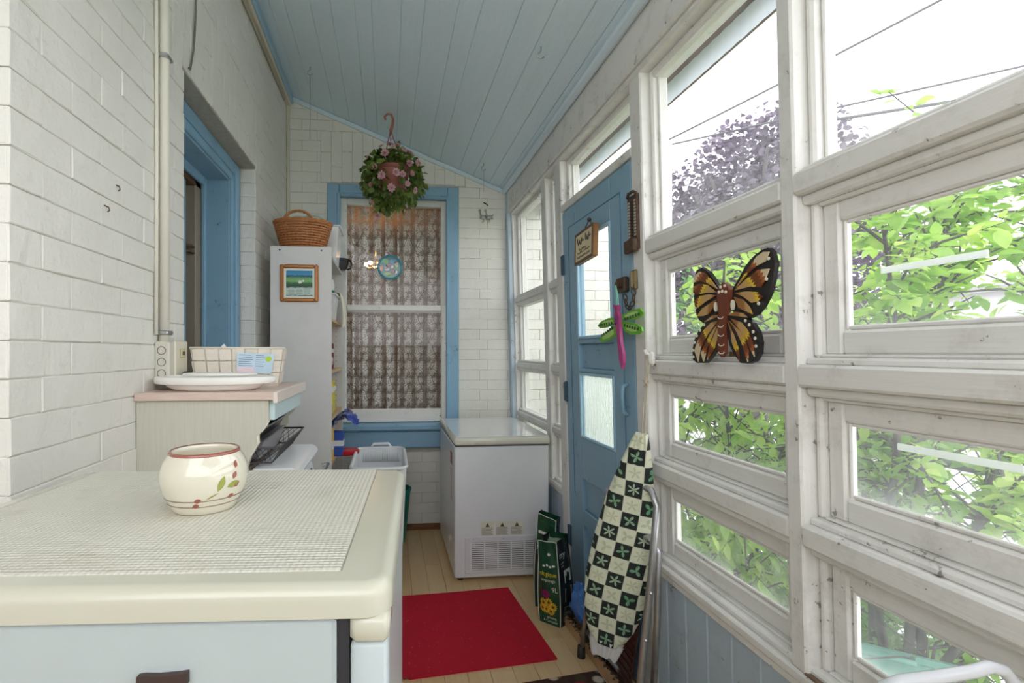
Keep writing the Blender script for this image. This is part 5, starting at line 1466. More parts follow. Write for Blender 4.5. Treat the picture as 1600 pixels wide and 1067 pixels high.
# ---- potting mix bags by the door
def text_mesh(body, size, name, mat, parent, fn, depth=.0006):
    cu = bpy.data.curves.new('lettering', 'FONT'); cu.body = body; cu.size = size; cu.extrude = 0; cu.resolution_u = 3
    ob_ = bpy.data.objects.new('lettering', cu); COL.objects.link(ob_)
    bpy.context.view_layer.update()
    me = ob_.evaluated_get(bpy.context.evaluated_depsgraph_get()).to_mesh()
    m = MB(); m.add([fn(v.co.x, v.co.y) for v in me.vertices], [tuple(p.vertices) for p in me.polygons])
    bpy.data.objects.remove(ob_); bpy.data.curves.remove(cu)
    return m.build(name, mat, parent)
BAGG = NT('dark_green_bag_film')
def _bg(t):
    v = t.coord('pos'); n = t.noise(v, 18, 4); c = t.mix(n, srgb(10, 40, 30), srgb(34, 92, 62)); t.col(c); t.set(Roughness=.3); t.bump(t.noise(v, 40, 3), .4, .006)
_bg(BAGG); BAGG = BAGG.m
BLKF = M('black_green_bag_film', srgb(18, 28, 24), .3, var=.3, bump=.4, bs=40)
WINK = M('white_print_ink', srgb(226, 228, 222), .5); YINK = M('yellow_print_ink', srgb(232, 214, 60), .5)
def gusset_bag(label, fl_, fr_, br_, bl_, h, lean, group):
    """four floor corners (front left, front right, back right, back left), bulging faces, pinched open top"""
    o = thing('soil_bag', label, 'bag', ((fl_[0] + br_[0])/2, (fl_[1] + br_[1])/2, 0), 0, group)
    cs_ = [Vector((*p, 0)) for p in (fl_, fr_, br_, bl_)]
    ctr = sum(cs_, Vector()) / 4
    def edge(i, v):
        p = cs_[i].copy(); k = 1 + .10 * math.sin(PI * min(1, v * 1.25)) - .12 * v
        p = ctr + (p - ctr) * k; return p + Vector((lean[0] * v * v, lean[1] * v * v, h[i] * v))
    def face(i, e):
        def fn(u, v):
            a, b = edge(i, v), edge((i+1) % 4, v); p = a.lerp(b, u); n = (b - a).cross(Vector((0, 0, 1))).normalized()
            n = Vector((n.x, n.y, 0)); c_ = ((a + b)/2 - (ctr + Vector((lean[0]*v*v, lean[1]*v*v, 0)))); 
            if n.dot(Vector((c_.x, c_.y, 0))) < 0: n = -n
            return p + n * ((.016 * math.sin(PI*u) * math.sin(PI*min(1, v*1.1)) + .003*math.sin(u*11 + v*9) * v) * 1.0 + e)
        return fn
    fcs = []
    for i, nm, mt in ((0, 'front_face', BAGG), (1, 'side_gusset', BLKF), (2, 'back_face', BAGG), (3, 'side_gusset', BLKF)):
        m = MB(); m.grid(12, 20, lambda u, v, i=i: tuple(face(i, 0)(u, v))); fcs.append(m.build(nm, mt, o, True))
    m = MB(); m.grid(6, 6, lambda u, v: tuple(edge(0, .93).lerp(edge(1, .93), u).lerp(edge(3, .93).lerp(edge(2, .93), u), v) - Vector((0, 0, .02 * math.sin(PI*v))))); m.build('folded_top', M('dull_bag_lining', srgb(150, 160, 140), .5), o, True)
    m = MB()
    for i in (0, 1): m.tube([edge(i, v/16) + Vector((0, -.001, 0)) for v in range(17)], .0022, 5)
    m.tube([tuple(face(0, .001)(u/8, 1)) for u in range(9)], .002, 5); m.build('white_seam', WINK, o, True)
    return fcs, face
sbf, fc = gusset_bag('dark green potting soil bag printed with yellow flowers beside the door', (.752, 2.405), (.832, 2.325), (.918, 2.385), (.838, 2.465), (.395, .405, .43, .42), (-.012, .02), None)
F0 = fc(0, .0016); F1 = fc(1, .0016)
def onF(F, u0, v0, su, sv): return lambda x, y: tuple(F(u0 + x * su, v0 + y * sv))
wF = .13; hF = .40
def fl(F, u0, v0, sz=1): return lambda x, y: tuple(F(u0 + x / wF, v0 + y / hF))
text_mesh('ologique', .030, 'yellow_lettering', YINK, sbf[0], fl(F0, .12, .60))
text_mesh('empotage', .021, 'white_lettering', WINK, sbf[0], fl(F0, .22, .535))
text_mesh('9L', .034, 'white_lettering', WINK, sbf[0], fl(F0, .68, .42))
text_mesh('growing', .017, 'white_lettering', WINK, sbf[0], fl(F0, .42, .085)); text_mesh('& Container', .017, 'white_lettering', WINK, sbf[0], fl(F0, .24, .035))
text_mesh('my', .040, 'white_lettering', WINK, sbf[1], lambda x, y: tuple(F1(.10 + x/.11, .80 + y/hF)))
m = MB()
for q in range(4): m.add([F0(.26 + .62*k/6 + dx, .70 + .012*(q % 2) + dz) for k in range(1) for dx, dz in ((q*.16, 0), (q*.16 + .12, 0), (q*.16 + .12, .022), (q*.16, .022))], [(0, 1, 2, 3)])
m.build('white_print_blocks', WINK, sbf[0])
m = MB()
for k in range(5):
    a = -.9 + k*.45; cx, cz = .58, .83
    m.add([F0(cx + math.sin(a)*t*.12 + dx, cz + math.cos(a)*t*.045 + dz) for t, dx, dz in ((0, 0, 0), (.6, .03, 0), (1, 0, 0), (.6, -.03, 0))], [(0, 1, 2, 3)])
m.build('leaf_emblem', WINK, sbf[0])
YP = M('yellow_petal_print', srgb(240, 200, 60), .5, var=.1); BRN = M('brown_disc_print', srgb(110, 56, 24), .5)
rf_ = random.Random(3)
for k, (cu_, cv_) in enumerate(((.30, .27), (.55, .29), (.72, .24), (.42, .20), (.62, .185), (.26, .20))):
    m = MB()
    for q in range(12):
        a = 2*PI*q/12 + k; e = .0003*k + .0006
        m.add([fc(0, .0016 + e)(cu_ + math.cos(a + da)*rr/wF, cv_ + math.sin(a + da)*rr/hF) for da, rr in ((0, .004), (.2, .017), (0, .024), (-.2, .017))], [(0, 1, 2, 3)])
    m.build('printed_flower', YP, sbf[0])
    m = MB(); m.add([fc(0, .0042)(cu_ + math.cos(2*PI*q/10)*.0058/wF, cv_ + math.sin(2*PI*q/10)*.0058/hF) for q in range(10)], [tuple(range(10))]); m.build('flower_centre', BRN, sbf[0])
m = MB()
for q in range(14):
    a = 2*PI*q/14; m.add([fc(0, .0018)(.42 + math.cos(a + da)*rr/wF*1.2, .385 + math.sin(a + da)*rr/hF) for da, rr in ((0, .002), (.18, .016), (0, .022), (-.18, .016))], [(0, 1, 2, 3)])
m.build('magenta_flower', M('magenta_print', srgb(160, 30, 110), .5), sbf[0])
for v0, v1 in ((.52, .66), (.30, .46)):
    m = MB(); m.add([F1(u, v) for u, v in ((.25, v0), (.72, v0), (.72, v1), (.25, v1))], [(0, 1, 2, 3)]); m.build('printed_panel', WINK, sbf[1])
    G1 = fc(1, .0026)
    m = MB(); m.add([G1(u, v) for u, v in ((.32, v0 + .02), (.55, v0 + .03), (.6, v1 - .05), (.45, v1 - .02), (.36, v1 - .07))], [(0, 1, 2, 3, 4)]); m.build('printed_figure', BLKF, sbf[1])
m = MB()
for q in range(9):
    v = .06 + q*.022; m.add([F1(u, v + dz) for u, dz in ((.2, 0), (.72 - .1*(q % 3), 0), (.72 - .1*(q % 3), .007), (.2, .007))], [(0, 1, 2, 3)])
for v in (.70, .735): m.add([F1(u, v + dz) for u, dz in ((.15, 0), (.85, .02), (.85, .03), (.15, .01))], [(0, 1, 2, 3)])
m.build('printed_lines', M('grey_white_ink', srgb(170, 176, 170), .6), sbf[1])
sbf2, fc2 = gusset_bag('second green soil bag behind the flower printed one', (.770, 2.545), (.865, 2.50), (.925, 2.60), (.82, 2.64), (.50, .47, .46, .49), (.0, -.03), None)
text_mesh('ni', .05, 'white_lettering', WINK, sbf2[0], lambda x, y: tuple(fc2(0, .0016)(.05 + x/.11, .62 + y/.48)))
m = MB(); m.add([fc2(0, .0016)(u, v) for u, v in ((.1, .8), (.7, .8), (.7, .83), (.1, .83))], [(0, 1, 2, 3)]); m.build('print_bar', WINK, sbf2[0])
cst = thing('caster_knob', 'small black knob at the freezer corner behind the soil bags', 'knob', (.80, 2.75, .19))
m = MB(); m.tube([(.895, 2.79, .14), (.895, 2.842, .14)], .007, 8); m.ball((.895, 2.785, .14), .017, 10, 6); m.build('knob', BLACK, cst, True)
pbag = thing('plastic_bag', 'crumpled blue plastic bag on the floor at the door foot', 'bag', (.94, 2.30, 0))
m = MB(); rp = random.Random(12); nu, nv = 26, 16
def crump(u, v):
    a = 2*PI*u; t_ = PI*(.02 + .96*v); d = Vector((math.sin(t_)*math.cos(a), math.sin(t_)*math.sin(a), math.cos(t_)))
    k = 1 + .35 * mnoise.noise(d * 2.3) + .22 * mnoise.noise(d * 6.0 + Vector((3, 1, 2)))
    return (.928 + d.x * .045 * k, 2.285 + d.y * .085 * k, max(.052, .135 + d.z * .085 * k))
m.grid(nu, nv, crump); m.build('film', M('blue_plastic_film', srgb(84, 134, 206), .25, var=.2, vs=30, coat=.2), pbag, 30)

# ---- boot tray with ribbed mat
CARD = M('worn_tan_board', srgb(190, 150, 112), .8, var=.2, vs=14, dirt=srgb(90, 60, 40), dirt_amt=.5)
by_ = thing('cardboard_tray', 'shallow worn cardboard tray along the wall under the ironing board', 'tray', (.93, 2.1, 0))
m = MB(); m.prism([(.862, 2.44), (.965, 2.44), (.965, 1.72), (.90, 1.72)], lambda a, b: (a, b, .002), lambda a, b: (a, b, .012)); m.build('base', CARD, by_)
m = MB(); m.prism([(.858, 2.44), (.872, 2.44), (.91, 1.72), (.896, 1.72)], lambda a, b: (a, b, .002), lambda a, b: (a, b, .05)); m.build('front_lip', CARD, by_)
m = MB(); m.prism([(.858, 2.44), (.965, 2.44), (.965, 2.428), (.858, 2.428)], lambda a, b: (a, b, .002), lambda a, b: (a, b, .05)); m.build('end_lip', CARD, by_)
lt = MB(); rl_ = random.Random(31); lv, lf = leaf_shape(.016, .010, .3, .4)
for k in range(420):
    y = rl_.uniform(1.74, 2.42); x = lerp(.91, .868, (y - 1.72)/.72) + abs(rl_.gauss(0, .03)) - .012
    z = .014 if x > lerp(.91, .872, (y - 1.72)/.72) + .003 else .0505
    if x > .955: continue
    mt = Matrix.Translation((x, y, z + rl_.uniform(0, .006))) @ rot_to((rl_.gauss(0, 1), rl_.gauss(0, 1), rl_.gauss(.1, .3)), rl_.uniform(-1, 1)) @ Matrix.Scale(rl_.uniform(.4, 1.2), 4)
    lt.add([mt @ Vector(p) for p in lv], lf)
tag(lt.build('leaf_litter', leaf_mat('dry_dark_litter', srgb(40, 34, 26), srgb(110, 96, 60), .1), None), 'dark dry leaf bits scattered in the cardboard tray', 'leaf litter', None, 'stuff')
rm2 = thing('boot_mat', 'dark brown ribbed rubber mat leaning on the wall behind the ironing board', 'mat', (.95, 2.05, .012))
def RMt(a, b, d): return (.915 + .055 * (b / .42) + d*-.95, 1.79 + a, .016 + b * .98 + d * .1)
RUBB = M('dark_maroon_rubber', srgb(66, 40, 38), .35, var=.25, vs=20)
m = MB(RMt); m.box(0, .42, 0, .40, 0, .006, .002); m.build('sheet', RUBB, rm2)
for q in range(13):
    b0 = .02 + q*.029
    m = MB(RMt); m.prism([(.012, b0), (.41, b0 - .0), (.41, b0 + .013), (.012, b0 + .013)], lambda a, b: (a, b, .006), lambda a, b: (a, b, .011)); m.build('rib', RUBB, rm2)

# ---- ironing board hung by a string
T_, N_ = Vector((.822, 1.80, .235)), Vector((.893, 1.665, 1.055))
ax = (N_ - T_).normalized(); wv = Vector((.86, -.51, 0)); wv = (wv - ax * wv.dot(ax)).normalized(); nv_ = ax.cross(wv).normalized()
if nv_.dot(CAM - T_) < 0: nv_ = -nv_
IL = (N_ - T_).length
def hw(s):
    pts = [(0, .042), (.03, .066), (.08, .086), (.16, .103), (.3, .112), (.5, .104), (.7, .082), (.85, .056), (.95, .034), (1, .020)]
    for (a, b), (c, d) in zip(pts, pts[1:]):
        if a <= s <= c: return lerp(b, d, (s - a)/(c - a))
    return .02
ib = thing('ironing_board', 'folded ironing board with a checked leaf print cover beside the door', 'ironing board', (.83, 2.0, 0))
COVER = NT('black_cream_checked_leaf_cotton')
def _cv(t):
    uv = t.coord('UV'); sp = t.node('ShaderNodeSeparateXYZ'); t.l.new(uv, sp.inputs[0])
    u, v = sp.outputs[0], sp.outputs[1]
    cu_, cv_ = t.math('FLOOR', u), t.math('FLOOR', v)
    chk = t.math('GREATER_THAN', t.math('MODULO', t.math('ADD', t.math('ADD', cu_, cv_), 100.0), 2.0), .5)
    wn_ = t.node('ShaderNodeTexWhiteNoise', noise_dimensions='2D'); cb = t.node('ShaderNodeCombineXYZ'); t.l.new(cu_, cb.inputs[0]); t.l.new(cv_, cb.inputs[1]); t.l.new(cb.outputs[0], wn_.inputs['Vector'])
    rnd = wn_.outputs['Value']
    fu = t.math('SUBTRACT', t.math('FRACT', u), .5); fv = t.math('SUBTRACT', t.math('FRACT', v), .5)
    r_ = t.math('SQRT', t.math('ADD', t.math('MULTIPLY', fu, fu), t.math('MULTIPLY', fv, fv))); a = t.math('ADD', t.math('ARCTAN2', fv, fu), t.math('MULTIPLY', rnd, 6.28))
    npet = t.math('ADD', t.math('FLOOR', t.math('MULTIPLY', rnd, 4.0)), 3.0)
    edge = t.math('ADD', .20, t.math('MULTIPLY', .17, t.math('SINE', t.math('MULTIPLY', a, npet))))
    lf_ = t.math('LESS_THAN', r_, edge)
    vein = t.math('GREATER_THAN', t.math('ABSOLUTE', t.math('SINE', t.math('MULTIPLY', a, t.math('MULTIPLY', npet, 1.5)))), .25)
    lf_ = t.math('MULTIPLY', lf_, t.math('ADD', t.math('MULTIPLY', vein, .8), .2))
    n = t.noise(uv, 3, 3)
    dark = t.mix(lf_, srgb(30, 38, 34), t.mix(rnd, srgb(96, 156, 118), srgb(190, 204, 180)))
    light = t.mix(t.math('MULTIPLY', lf_, .55), t.mix(n, srgb(226, 226, 204), srgb(206, 214, 186)), t.mix(rnd, srgb(150, 168, 128), srgb(176, 170, 132)))
    c = t.mix(chk, dark, light)
    ln = t.math('GREATER_THAN', t.math('MAXIMUM', t.math('ABSOLUTE', fu), t.math('ABSOLUTE', fv)), .475)
    c = t.mix(t.math('MULTIPLY', ln, .6), c, srgb(216, 216, 196))
    t.col(c); t.set(Roughness=.85); t.bump(t.noise(uv, 60, 2), .15, .002)
_cv(COVER); COVER = COVER.m
m = MB(); NU, NV = 16, 60; CHK = .060
uvs = []
def cov(u, v):
    s = v; h = hw(s); tt = (u - .5) * 2
    e = min(1, abs(tt)) ; bulge = .016 * (1 - e**4) - (.010 if abs(tt) > .99 else 0)
    wrk = .003 * math.sin(v*40 + u*7) * (e**2) + (.004 * math.sin(u*25) if s > .85 else 0)
    p = T_ + ax * (IL * s) + wv * (h * tt * (1.0 if abs(tt) < .99 else 1.0)) + nv_ * (bulge + wrk)
    return p
m.grid(NU, NV, lambda u, v: tuple(cov(u, v)))
def cov_b(u, v):
    h = hw(v); tt = (u - .5)*2; return tuple(T_ + ax * (IL * v) + wv * (h * tt) - nv_ * .012)
m.grid(NU, NV, cov_b)
for sd in (0, 1):
    m.grid(1, NV, lambda u, v, sd=sd: tuple(Vector(cov(sd, v)).lerp(Vector(cov_b(sd, v)), u)))
for sd in (0, 1):
    m.grid(NU, 1, lambda u, v, sd=sd: tuple(Vector(cov(u, sd)).lerp(Vector(cov_b(u, sd)), v)))
me = m.mesh('cover', COVER, ib, True); uvl = me.uv_layers.new(name='UVMap'); WMi = WM[ib.name]
for lp in me.loops:
    p = WMi @ me.vertices[lp.vertex_index].co - T_
    uvl.data[lp.index].uv = ((p.dot(wv)) / CHK + 20.5 + .15*math.sin(p.dot(ax)*9), p.dot(ax) / CHK)
o = bpy.data.objects.new('cover', me); COL.objects.link(o); o.parent = ib
LINEN = M('white_linen', srgb(232, 232, 234), .85, var=.05, bump=.3, bs=90)
m = MB()
def hem(u, v):
    h = hw(.03) * (1 - .25*v) * 1.02; tt = (u - .5)*2
    return tuple(T_ + ax * (.018 - .075*v - .012*abs(math.sin(u*9))*v) + wv * (h*tt*.95) + nv_ * (.012 - .02*v + .008*math.sin(u*22)*(1 - .3*v)))
m.grid(30, 8, hem); m.grid(30, 8, lambda u, v: tuple(Vector(hem(u, v)) - nv_ * .02)); m.build('white_underlay', LINEN, ib, True)
LEGM = M('scuffed_grey_tube', (.42, .42, .43), .35, .85, var=.25, vs=40)
m = MB(); m.tube([(.845, 2.095, .03), (.868, 2.06, .30), (.892, 2.005, .60), (.905, 1.95, .78)], .0115, 10); lg0 = m.build('leg', LEGM, ib, True)
m = MB(); m.lathe([(.017, 0), (.018, .004), (.016, .05), (.012, .052)], (.8445, 2.096, 0), 12); m.build('rubber_foot', BLACK, lg0, True)
m = MB(); m.tube([(.862, 2.075, .125), (.895, 1.985, .095), (.945, 1.80, .045), (.955, 1.765, .035)], .0115, 10); m.build('cross_bar', LEGM, ib, True)
m = MB(); m.tube([(.855, 1.77, .85), (.890, 1.71, .872), (.918, 1.65, .858), (.926, 1.622, .81), (.900, 1.615, .57), (.857, 1.61, .20), (.835, 1.61, .015)], .0125, 10); lg1 = m.build('leg', LEGM, ib, True)
for x_, z_ in ((.893, .52), (.875, .36)):
    m = MB(); m.ball((x_ - .002, 1.601, z_), .006, 8, 5); m.build('rivet', CHROME, lg1, True)
m = MB(); m.tube([(.89, 1.74, .67), (.925, 1.675, .682), (.943, 1.645, .64), (.936, 1.64, .40), (.915, 1.64, .015)], .0115, 10); m.build('leg', LEGM, ib, True)
m = MB(); m.tube([(.90, 1.97, .62), (.93, 1.93, .02)], .010, 8); m.build('inner_strut', BLACK, ib, True)
m = MB(); kp = Vector((.922, 1.685, 1.235))
m.tube([N_ + Vector((.0, 0, .0)), N_.lerp(kp, .5) + Vector((-.003, 0, 0)), kp], .0022, 5); m.tube([N_ + Vector((.008, -.01, -.01)), kp], .0022, 5); m.tube([kp, (.932, 1.703, 1.335)], .0022, 5); m.tube([kp, (.944, 1.694, 1.332)], .0022, 5)
m.ball(tuple(kp), .009, 8, 5)
for q in range(5): m.tube([kp, kp + Vector((-.004, math.sin(q*1.3)*.022, math.cos(q*1.3)*.018))], .0025, 4)
m.build('hanging_string', M('tan_string', srgb(196, 184, 158), .9), ib, True)
hk = thing('cleat_hook', 'white painted hook on the post holding the ironing board string', 'hook', (Xw(1.32), 1.70, 1.32))
m = MB(W); m.box(-.022, 0.002, 1.684, 1.712, 1.295, 1.345, .008); m.tube([(-.012, 1.70, 1.33), (-.03, 1.70, 1.34), (-.034, 1.70, 1.352)], .006, 8); m.build('hook', WHITE_Z, hk)

# ---- butterfly ornament on the rail
BF_lf = [(1.297, 1.518), (1.321, 1.549), (1.346, 1.577), (1.375, 1.594), (1.4, 1.59), (1.414, 1.566), (1.419, 1.531), (1.414, 1.49), (1.406, 1.457), (1.394, 1.44), (1.373, 1.429), (1.343, 1.439), (1.314, 1.45), (1.294, 1.456)]
BF_rf = [(1.245, 1.516), (1.221, 1.541), (1.196, 1.569), (1.168, 1.587), (1.137, 1.599), (1.118, 1.599), (1.106, 1.588), (1.098, 1.558), (1.106, 1.521), (1.119, 1.487), (1.141, 1.457), (1.164, 1.439), (1.187, 1.432), (1.22, 1.443), (1.252, 1.456)]
BF_lh = [(1.294, 1.447), (1.331, 1.448), (1.361, 1.43), (1.392, 1.409), (1.415, 1.381), (1.426, 1.349), (1.424, 1.321), (1.405, 1.311), (1.365, 1.312), (1.335, 1.334), (1.311, 1.36), (1.294, 1.401)]
BF_rh = [(1.268, 1.445), (1.229, 1.449), (1.196, 1.438), (1.174, 1.419), (1.156, 1.395), (1.149, 1.368), (1.152, 1.342), (1.168, 1.321), (1.191, 1.314), (1.219, 1.315), (1.243, 1.338), (1.26, 1.363), (1.269, 1.4)]
BF_body = [(1.28, 1.532), (1.267, 1.536), (1.254, 1.528), (1.247, 1.513), (1.247, 1.495), (1.254, 1.467), (1.264, 1.443), (1.269, 1.407), (1.272, 1.371), (1.274, 1.341), (1.285, 1.329), (1.298, 1.338), (1.301, 1.364), (1.294, 1.408), (1.291, 1.445), (1.296, 1.482), (1.297, 1.512)]
BF_cells =[
 [(1.404, 1.573), (1.379, 1.583), (1.349, 1.572), (1.302, 1.522), (1.35, 1.547), (1.38, 1.555), (1.402, 1.555)] ,
 [(1.412, 1.54), (1.38, 1.548), (1.345, 1.539), (1.308, 1.513), (1.357, 1.517), (1.397, 1.516)] ,
 [(1.41, 1.498), (1.382, 1.51), (1.34, 1.511), (1.306, 1.504), (1.352, 1.492), (1.395, 1.476)] ,
 [(1.396, 1.452), (1.371, 1.472), (1.329, 1.486), (1.306, 1.493), (1.324, 1.47), (1.342, 1.454), (1.369, 1.45)] ,
 [(1.227, 1.516), (1.187, 1.553), (1.15, 1.584), (1.128, 1.591), (1.11, 1.588), (1.123, 1.566), (1.151, 1.561), (1.188, 1.543)] ,
 [(1.232, 1.509), (1.188, 1.533), (1.147, 1.55), (1.111, 1.547), (1.126, 1.521), (1.14, 1.505), (1.175, 1.512)] ,
 [(1.232, 1.502), (1.189, 1.501), (1.153, 1.495), (1.134, 1.481), (1.15, 1.471), (1.172, 1.47), (1.199, 1.488)] ,
 [(1.235, 1.492), (1.204, 1.482), (1.181, 1.461), (1.171, 1.441), (1.219, 1.461)] ,
 [(1.3, 1.432), (1.331, 1.429), (1.367, 1.408), (1.393, 1.381), (1.413, 1.349), (1.396, 1.315), (1.385, 1.353), (1.35, 1.395)] ,
 [(1.301, 1.427), (1.338, 1.395), (1.366, 1.361), (1.382, 1.341), (1.371, 1.316), (1.355, 1.349), (1.327, 1.391)] ,
 [(1.301, 1.42), (1.321, 1.39), (1.343, 1.357), (1.353, 1.322), (1.323, 1.349), (1.308, 1.379)] ,
 [(1.364, 1.431), (1.325, 1.449), (1.297, 1.449), (1.303, 1.444), (1.337, 1.437)] ,
 [(1.263, 1.428), (1.251, 1.399), (1.247, 1.37), (1.222, 1.322), (1.223, 1.352), (1.241, 1.391)] ,
 [(1.258, 1.43), (1.231, 1.402), (1.213, 1.373), (1.191, 1.318), (1.187, 1.348), (1.202, 1.39)] ,
 [(1.25, 1.435), (1.211, 1.422), (1.188, 1.4), (1.171, 1.369), (1.167, 1.332), (1.18, 1.352), (1.196, 1.383), (1.221, 1.408)] ,
 [(1.263, 1.445), (1.234, 1.452), (1.205, 1.446), (1.189, 1.434), (1.23, 1.44)] ,
]
BF_dots= [(1.408, 1.559), (1.413, 1.52), (1.405, 1.477), (1.364, 1.424), (1.383, 1.409), (1.4, 1.393), (1.412, 1.373), (1.42, 1.349), (1.419, 1.329), (1.113, 1.572), (1.121, 1.523), (1.149, 1.466), (1.196, 1.426), (1.182, 1.414), (1.169, 1.396), (1.163, 1.379), (1.161, 1.359), (1.278, 1.524), (1.261, 1.525), (1.285, 1.511), (1.272, 1.511), (1.258, 1.508)]
DF_body = [(1.88, 1.532), (1.868, 1.515), (1.865, 1.5), (1.874, 1.482), (1.871, 1.457), (1.852, 1.407), (1.849, 1.364), (1.84, 1.315), (1.821, 1.279), (1.807, 1.303), (1.808, 1.339), (1.824, 1.381), (1.83, 1.442), (1.831, 1.482), (1.847, 1.504), (1.835, 1.525), (1.845, 1.529), (1.855, 1.516), (1.871, 1.532)]
DF_ul = [(1.879, 1.483), (1.945, 1.483), (2.018, 1.472), (2.047, 1.457), (2.02, 1.445), (1.961, 1.446), (1.891, 1.457), (1.871, 1.463)]
DF_ur = [(1.831, 1.484), (1.788, 1.493), (1.729, 1.5), (1.685, 1.501), (1.663, 1.483), (1.687, 1.469), (1.742, 1.462), (1.813, 1.468)]
DF_ll = [(1.871, 1.454), (1.919, 1.44), (1.984, 1.421), (2.03, 1.402), (2.02, 1.385), (1.964, 1.387), (1.908, 1.402), (1.867, 1.419)]
DF_lr = [(1.828, 1.466), (1.778, 1.458), (1.721, 1.448), (1.678, 1.432), (1.674, 1.418), (1.7, 1.408), (1.757, 1.409), (1.81, 1.426)]
bf = thing('butterfly_ornament', 'large painted wooden butterfly standing on the window rail', 'ornament', (Xw(1.31) - .02, 1.27, 1.316))
BO = -.020
def WP(o): return lambda y, z: (X0 - K * z + o, y, z)
DKB = M('black_butterfly_paint', (.016, .014, .014), .4, var=.2)
wings_ = []
for poly, nm in ((BF_lf, 'fore_wing'), (BF_rf, 'fore_wing'), (BF_lh, 'hind_wing'), (BF_rh, 'hind_wing')):
    e = 0 if nm == 'fore_wing' else .003
    m = MB(); m.prism(poly, WP(BO - .006 - e), WP(BO + .006 - e)); wings_.append(m.build(nm, DKB, bf))
WINGC = NT('amber_wing_paint')
def _wc(t):
    v = t.coord('Object'); cy, cz = 1.27 - 1.27, 1.45 - 1.316
    s_ = t.node('ShaderNodeSeparateXYZ'); t.l.new(v, s_.inputs[0])
    dy = t.math('SUBTRACT', s_.outputs[1], cy); dz = t.math('SUBTRACT', s_.outputs[2], cz)
    r_ = t.math('SQRT', t.math('ADD', t.math('MULTIPLY', dy, dy), t.math('MULTIPLY', dz, dz)))
    up = t.math('GREATER_THAN', dz, 0.0)
    ang = t.math('ARCTAN2', dz, dy); zig = t.math('MULTIPLY', t.math('PINGPONG', t.math('MULTIPLY', ang, 14.0), .5), .018)
    d = t.math('ADD', r_, zig)
    far = t.math('ADD', d, t.math('MULTIPLY', t.math('SUBTRACT', 1.0, up), .02))
    c = t.ramp(t.math('MULTIPLY', far, 5.0), [(0, srgb(150, 100, 50)), (.40, srgb(188, 150, 98)), (.56, srgb(196, 158, 60)), (.62, srgb(222, 192, 60)), (.66, srgb(110, 58, 26)), (.78, srgb(160, 88, 40)), (.84, srgb(214, 196, 160))], 'CONSTANT')
    t.col(c); t.set(Roughness=.4)
_wc(WINGC); WINGC = WINGC.m
for i, c in enumerate(BF_cells):
    m = MB(); m.prism(c, WP(BO - .0115), WP(BO - .008)); m.build('wing_cell', WINGC, wings_[i // 4])
m = MB(); m.prism(BF_body, WP(BO - .016), WP(BO - .004)); bbody = m.build('body', M('chestnut_paint', srgb(112, 56, 34), .45, var=.15), bf)
CRM = M('cream_dot_paint', srgb(232, 226, 206), .45)
for y, z in BF_dots:
    rr = .0042; m = MB(); m.prism([(y + rr*.8*math.cos(k*.785), z + rr*math.sin(k*.785)) for k in range(8)], WP(BO - .0195 if abs(y - 1.272) < .02 else BO - .0118), WP(BO - .008)); m.build('painted_dot', CRM, bbody if abs(y - 1.272) < .02 else wings_[(0 if y > 1.27 else 1) + (0 if z > 1.432 else 2)])
for y, z in ((1.31, 1.472), (1.241, 1.471)):
    m = MB(); m.prism([(y + .007*math.cos(k*.628), z + .014*math.sin(k*.628)) for k in range(10)], WP(BO - .0122), WP(BO - .008)); m.build('eye_spot', CRM, wings_[0 if y > 1.27 else 1])
m = MB()
for z in (1.442, 1.418, 1.393, 1.366, 1.344): m.tube([(X0 - K*z + BO - .0165, 1.283 + .011*math.cos(a), z - .005*math.sin(a)) for a in [PI*i/6 for i in range(7)]], .0012, 5)
m.build('body_rings', CRM, bbody)
m = MB(); m.box(Xw(1.32) + BO + .006, Xw(1.32) + .012, 1.262, 1.282, 1.332, 1.345); m.build('back_block', DARKWOOD, bf)

# ---- dragonfly hanging from the door lock
df = thing('dragonfly_ornament', 'green winged pink dragonfly hanging from the door lock', 'ornament', (Xw(1.45) - .05, 1.85, 1.45))
GW = M('leaf_green_paint', srgb(104, 178, 40), .4, var=.1); GWL = M('pale_lime_paint', srgb(176, 214, 120), .4); PNK = M('magenta_pink_paint', srgb(176, 66, 130), .4, var=.15)
for i, p in enumerate((DF_ul, DF_ur, DF_ll, DF_lr)):
    m = MB(); m.prism(p, WP(-.056), WP(-.050)); dw = m.build('wing', GW, df)
    cx = sum(q[0] for q in p)/len(p); cz = sum(q[1] for q in p)/len(p)
    m = MB(); m.prism([(cx + (q[0]-cx)*.66, cz + (q[1]-cz)*.55) for q in p], WP(-.0575), WP(-.055)); m.build('wing_inlay', GWL, dw)
    m = MB()
    tip = max(p, key=lambda q: abs(q[0] - 1.85)); 
    for k in range(6):
        t_ = .30 + .11*k; y = lerp(1.85, tip[0], t_); z = lerp(1.462, tip[1], t_) if i < 2 else lerp(1.455, tip[1] + .004, t_)
        m.box(Xw(z) - .0588, Xw(z) - .0570, y - .006, y + .006, z - .005, z + .006)
    m.build('wing_marks', M('dark_green_paint', srgb(36, 84, 36), .5), dw)
m = MB(); m.prism(DF_body, WP(-.064), WP(-.052)); m.build('body', PNK, df)
m = MB()
for z in (1.475, 1.458): m.ball((Xw(z) - .066, 1.855, z), .006, 8, 5)
m.build('beads', M('violet_paint', srgb(90, 50, 110), .4), df, True)
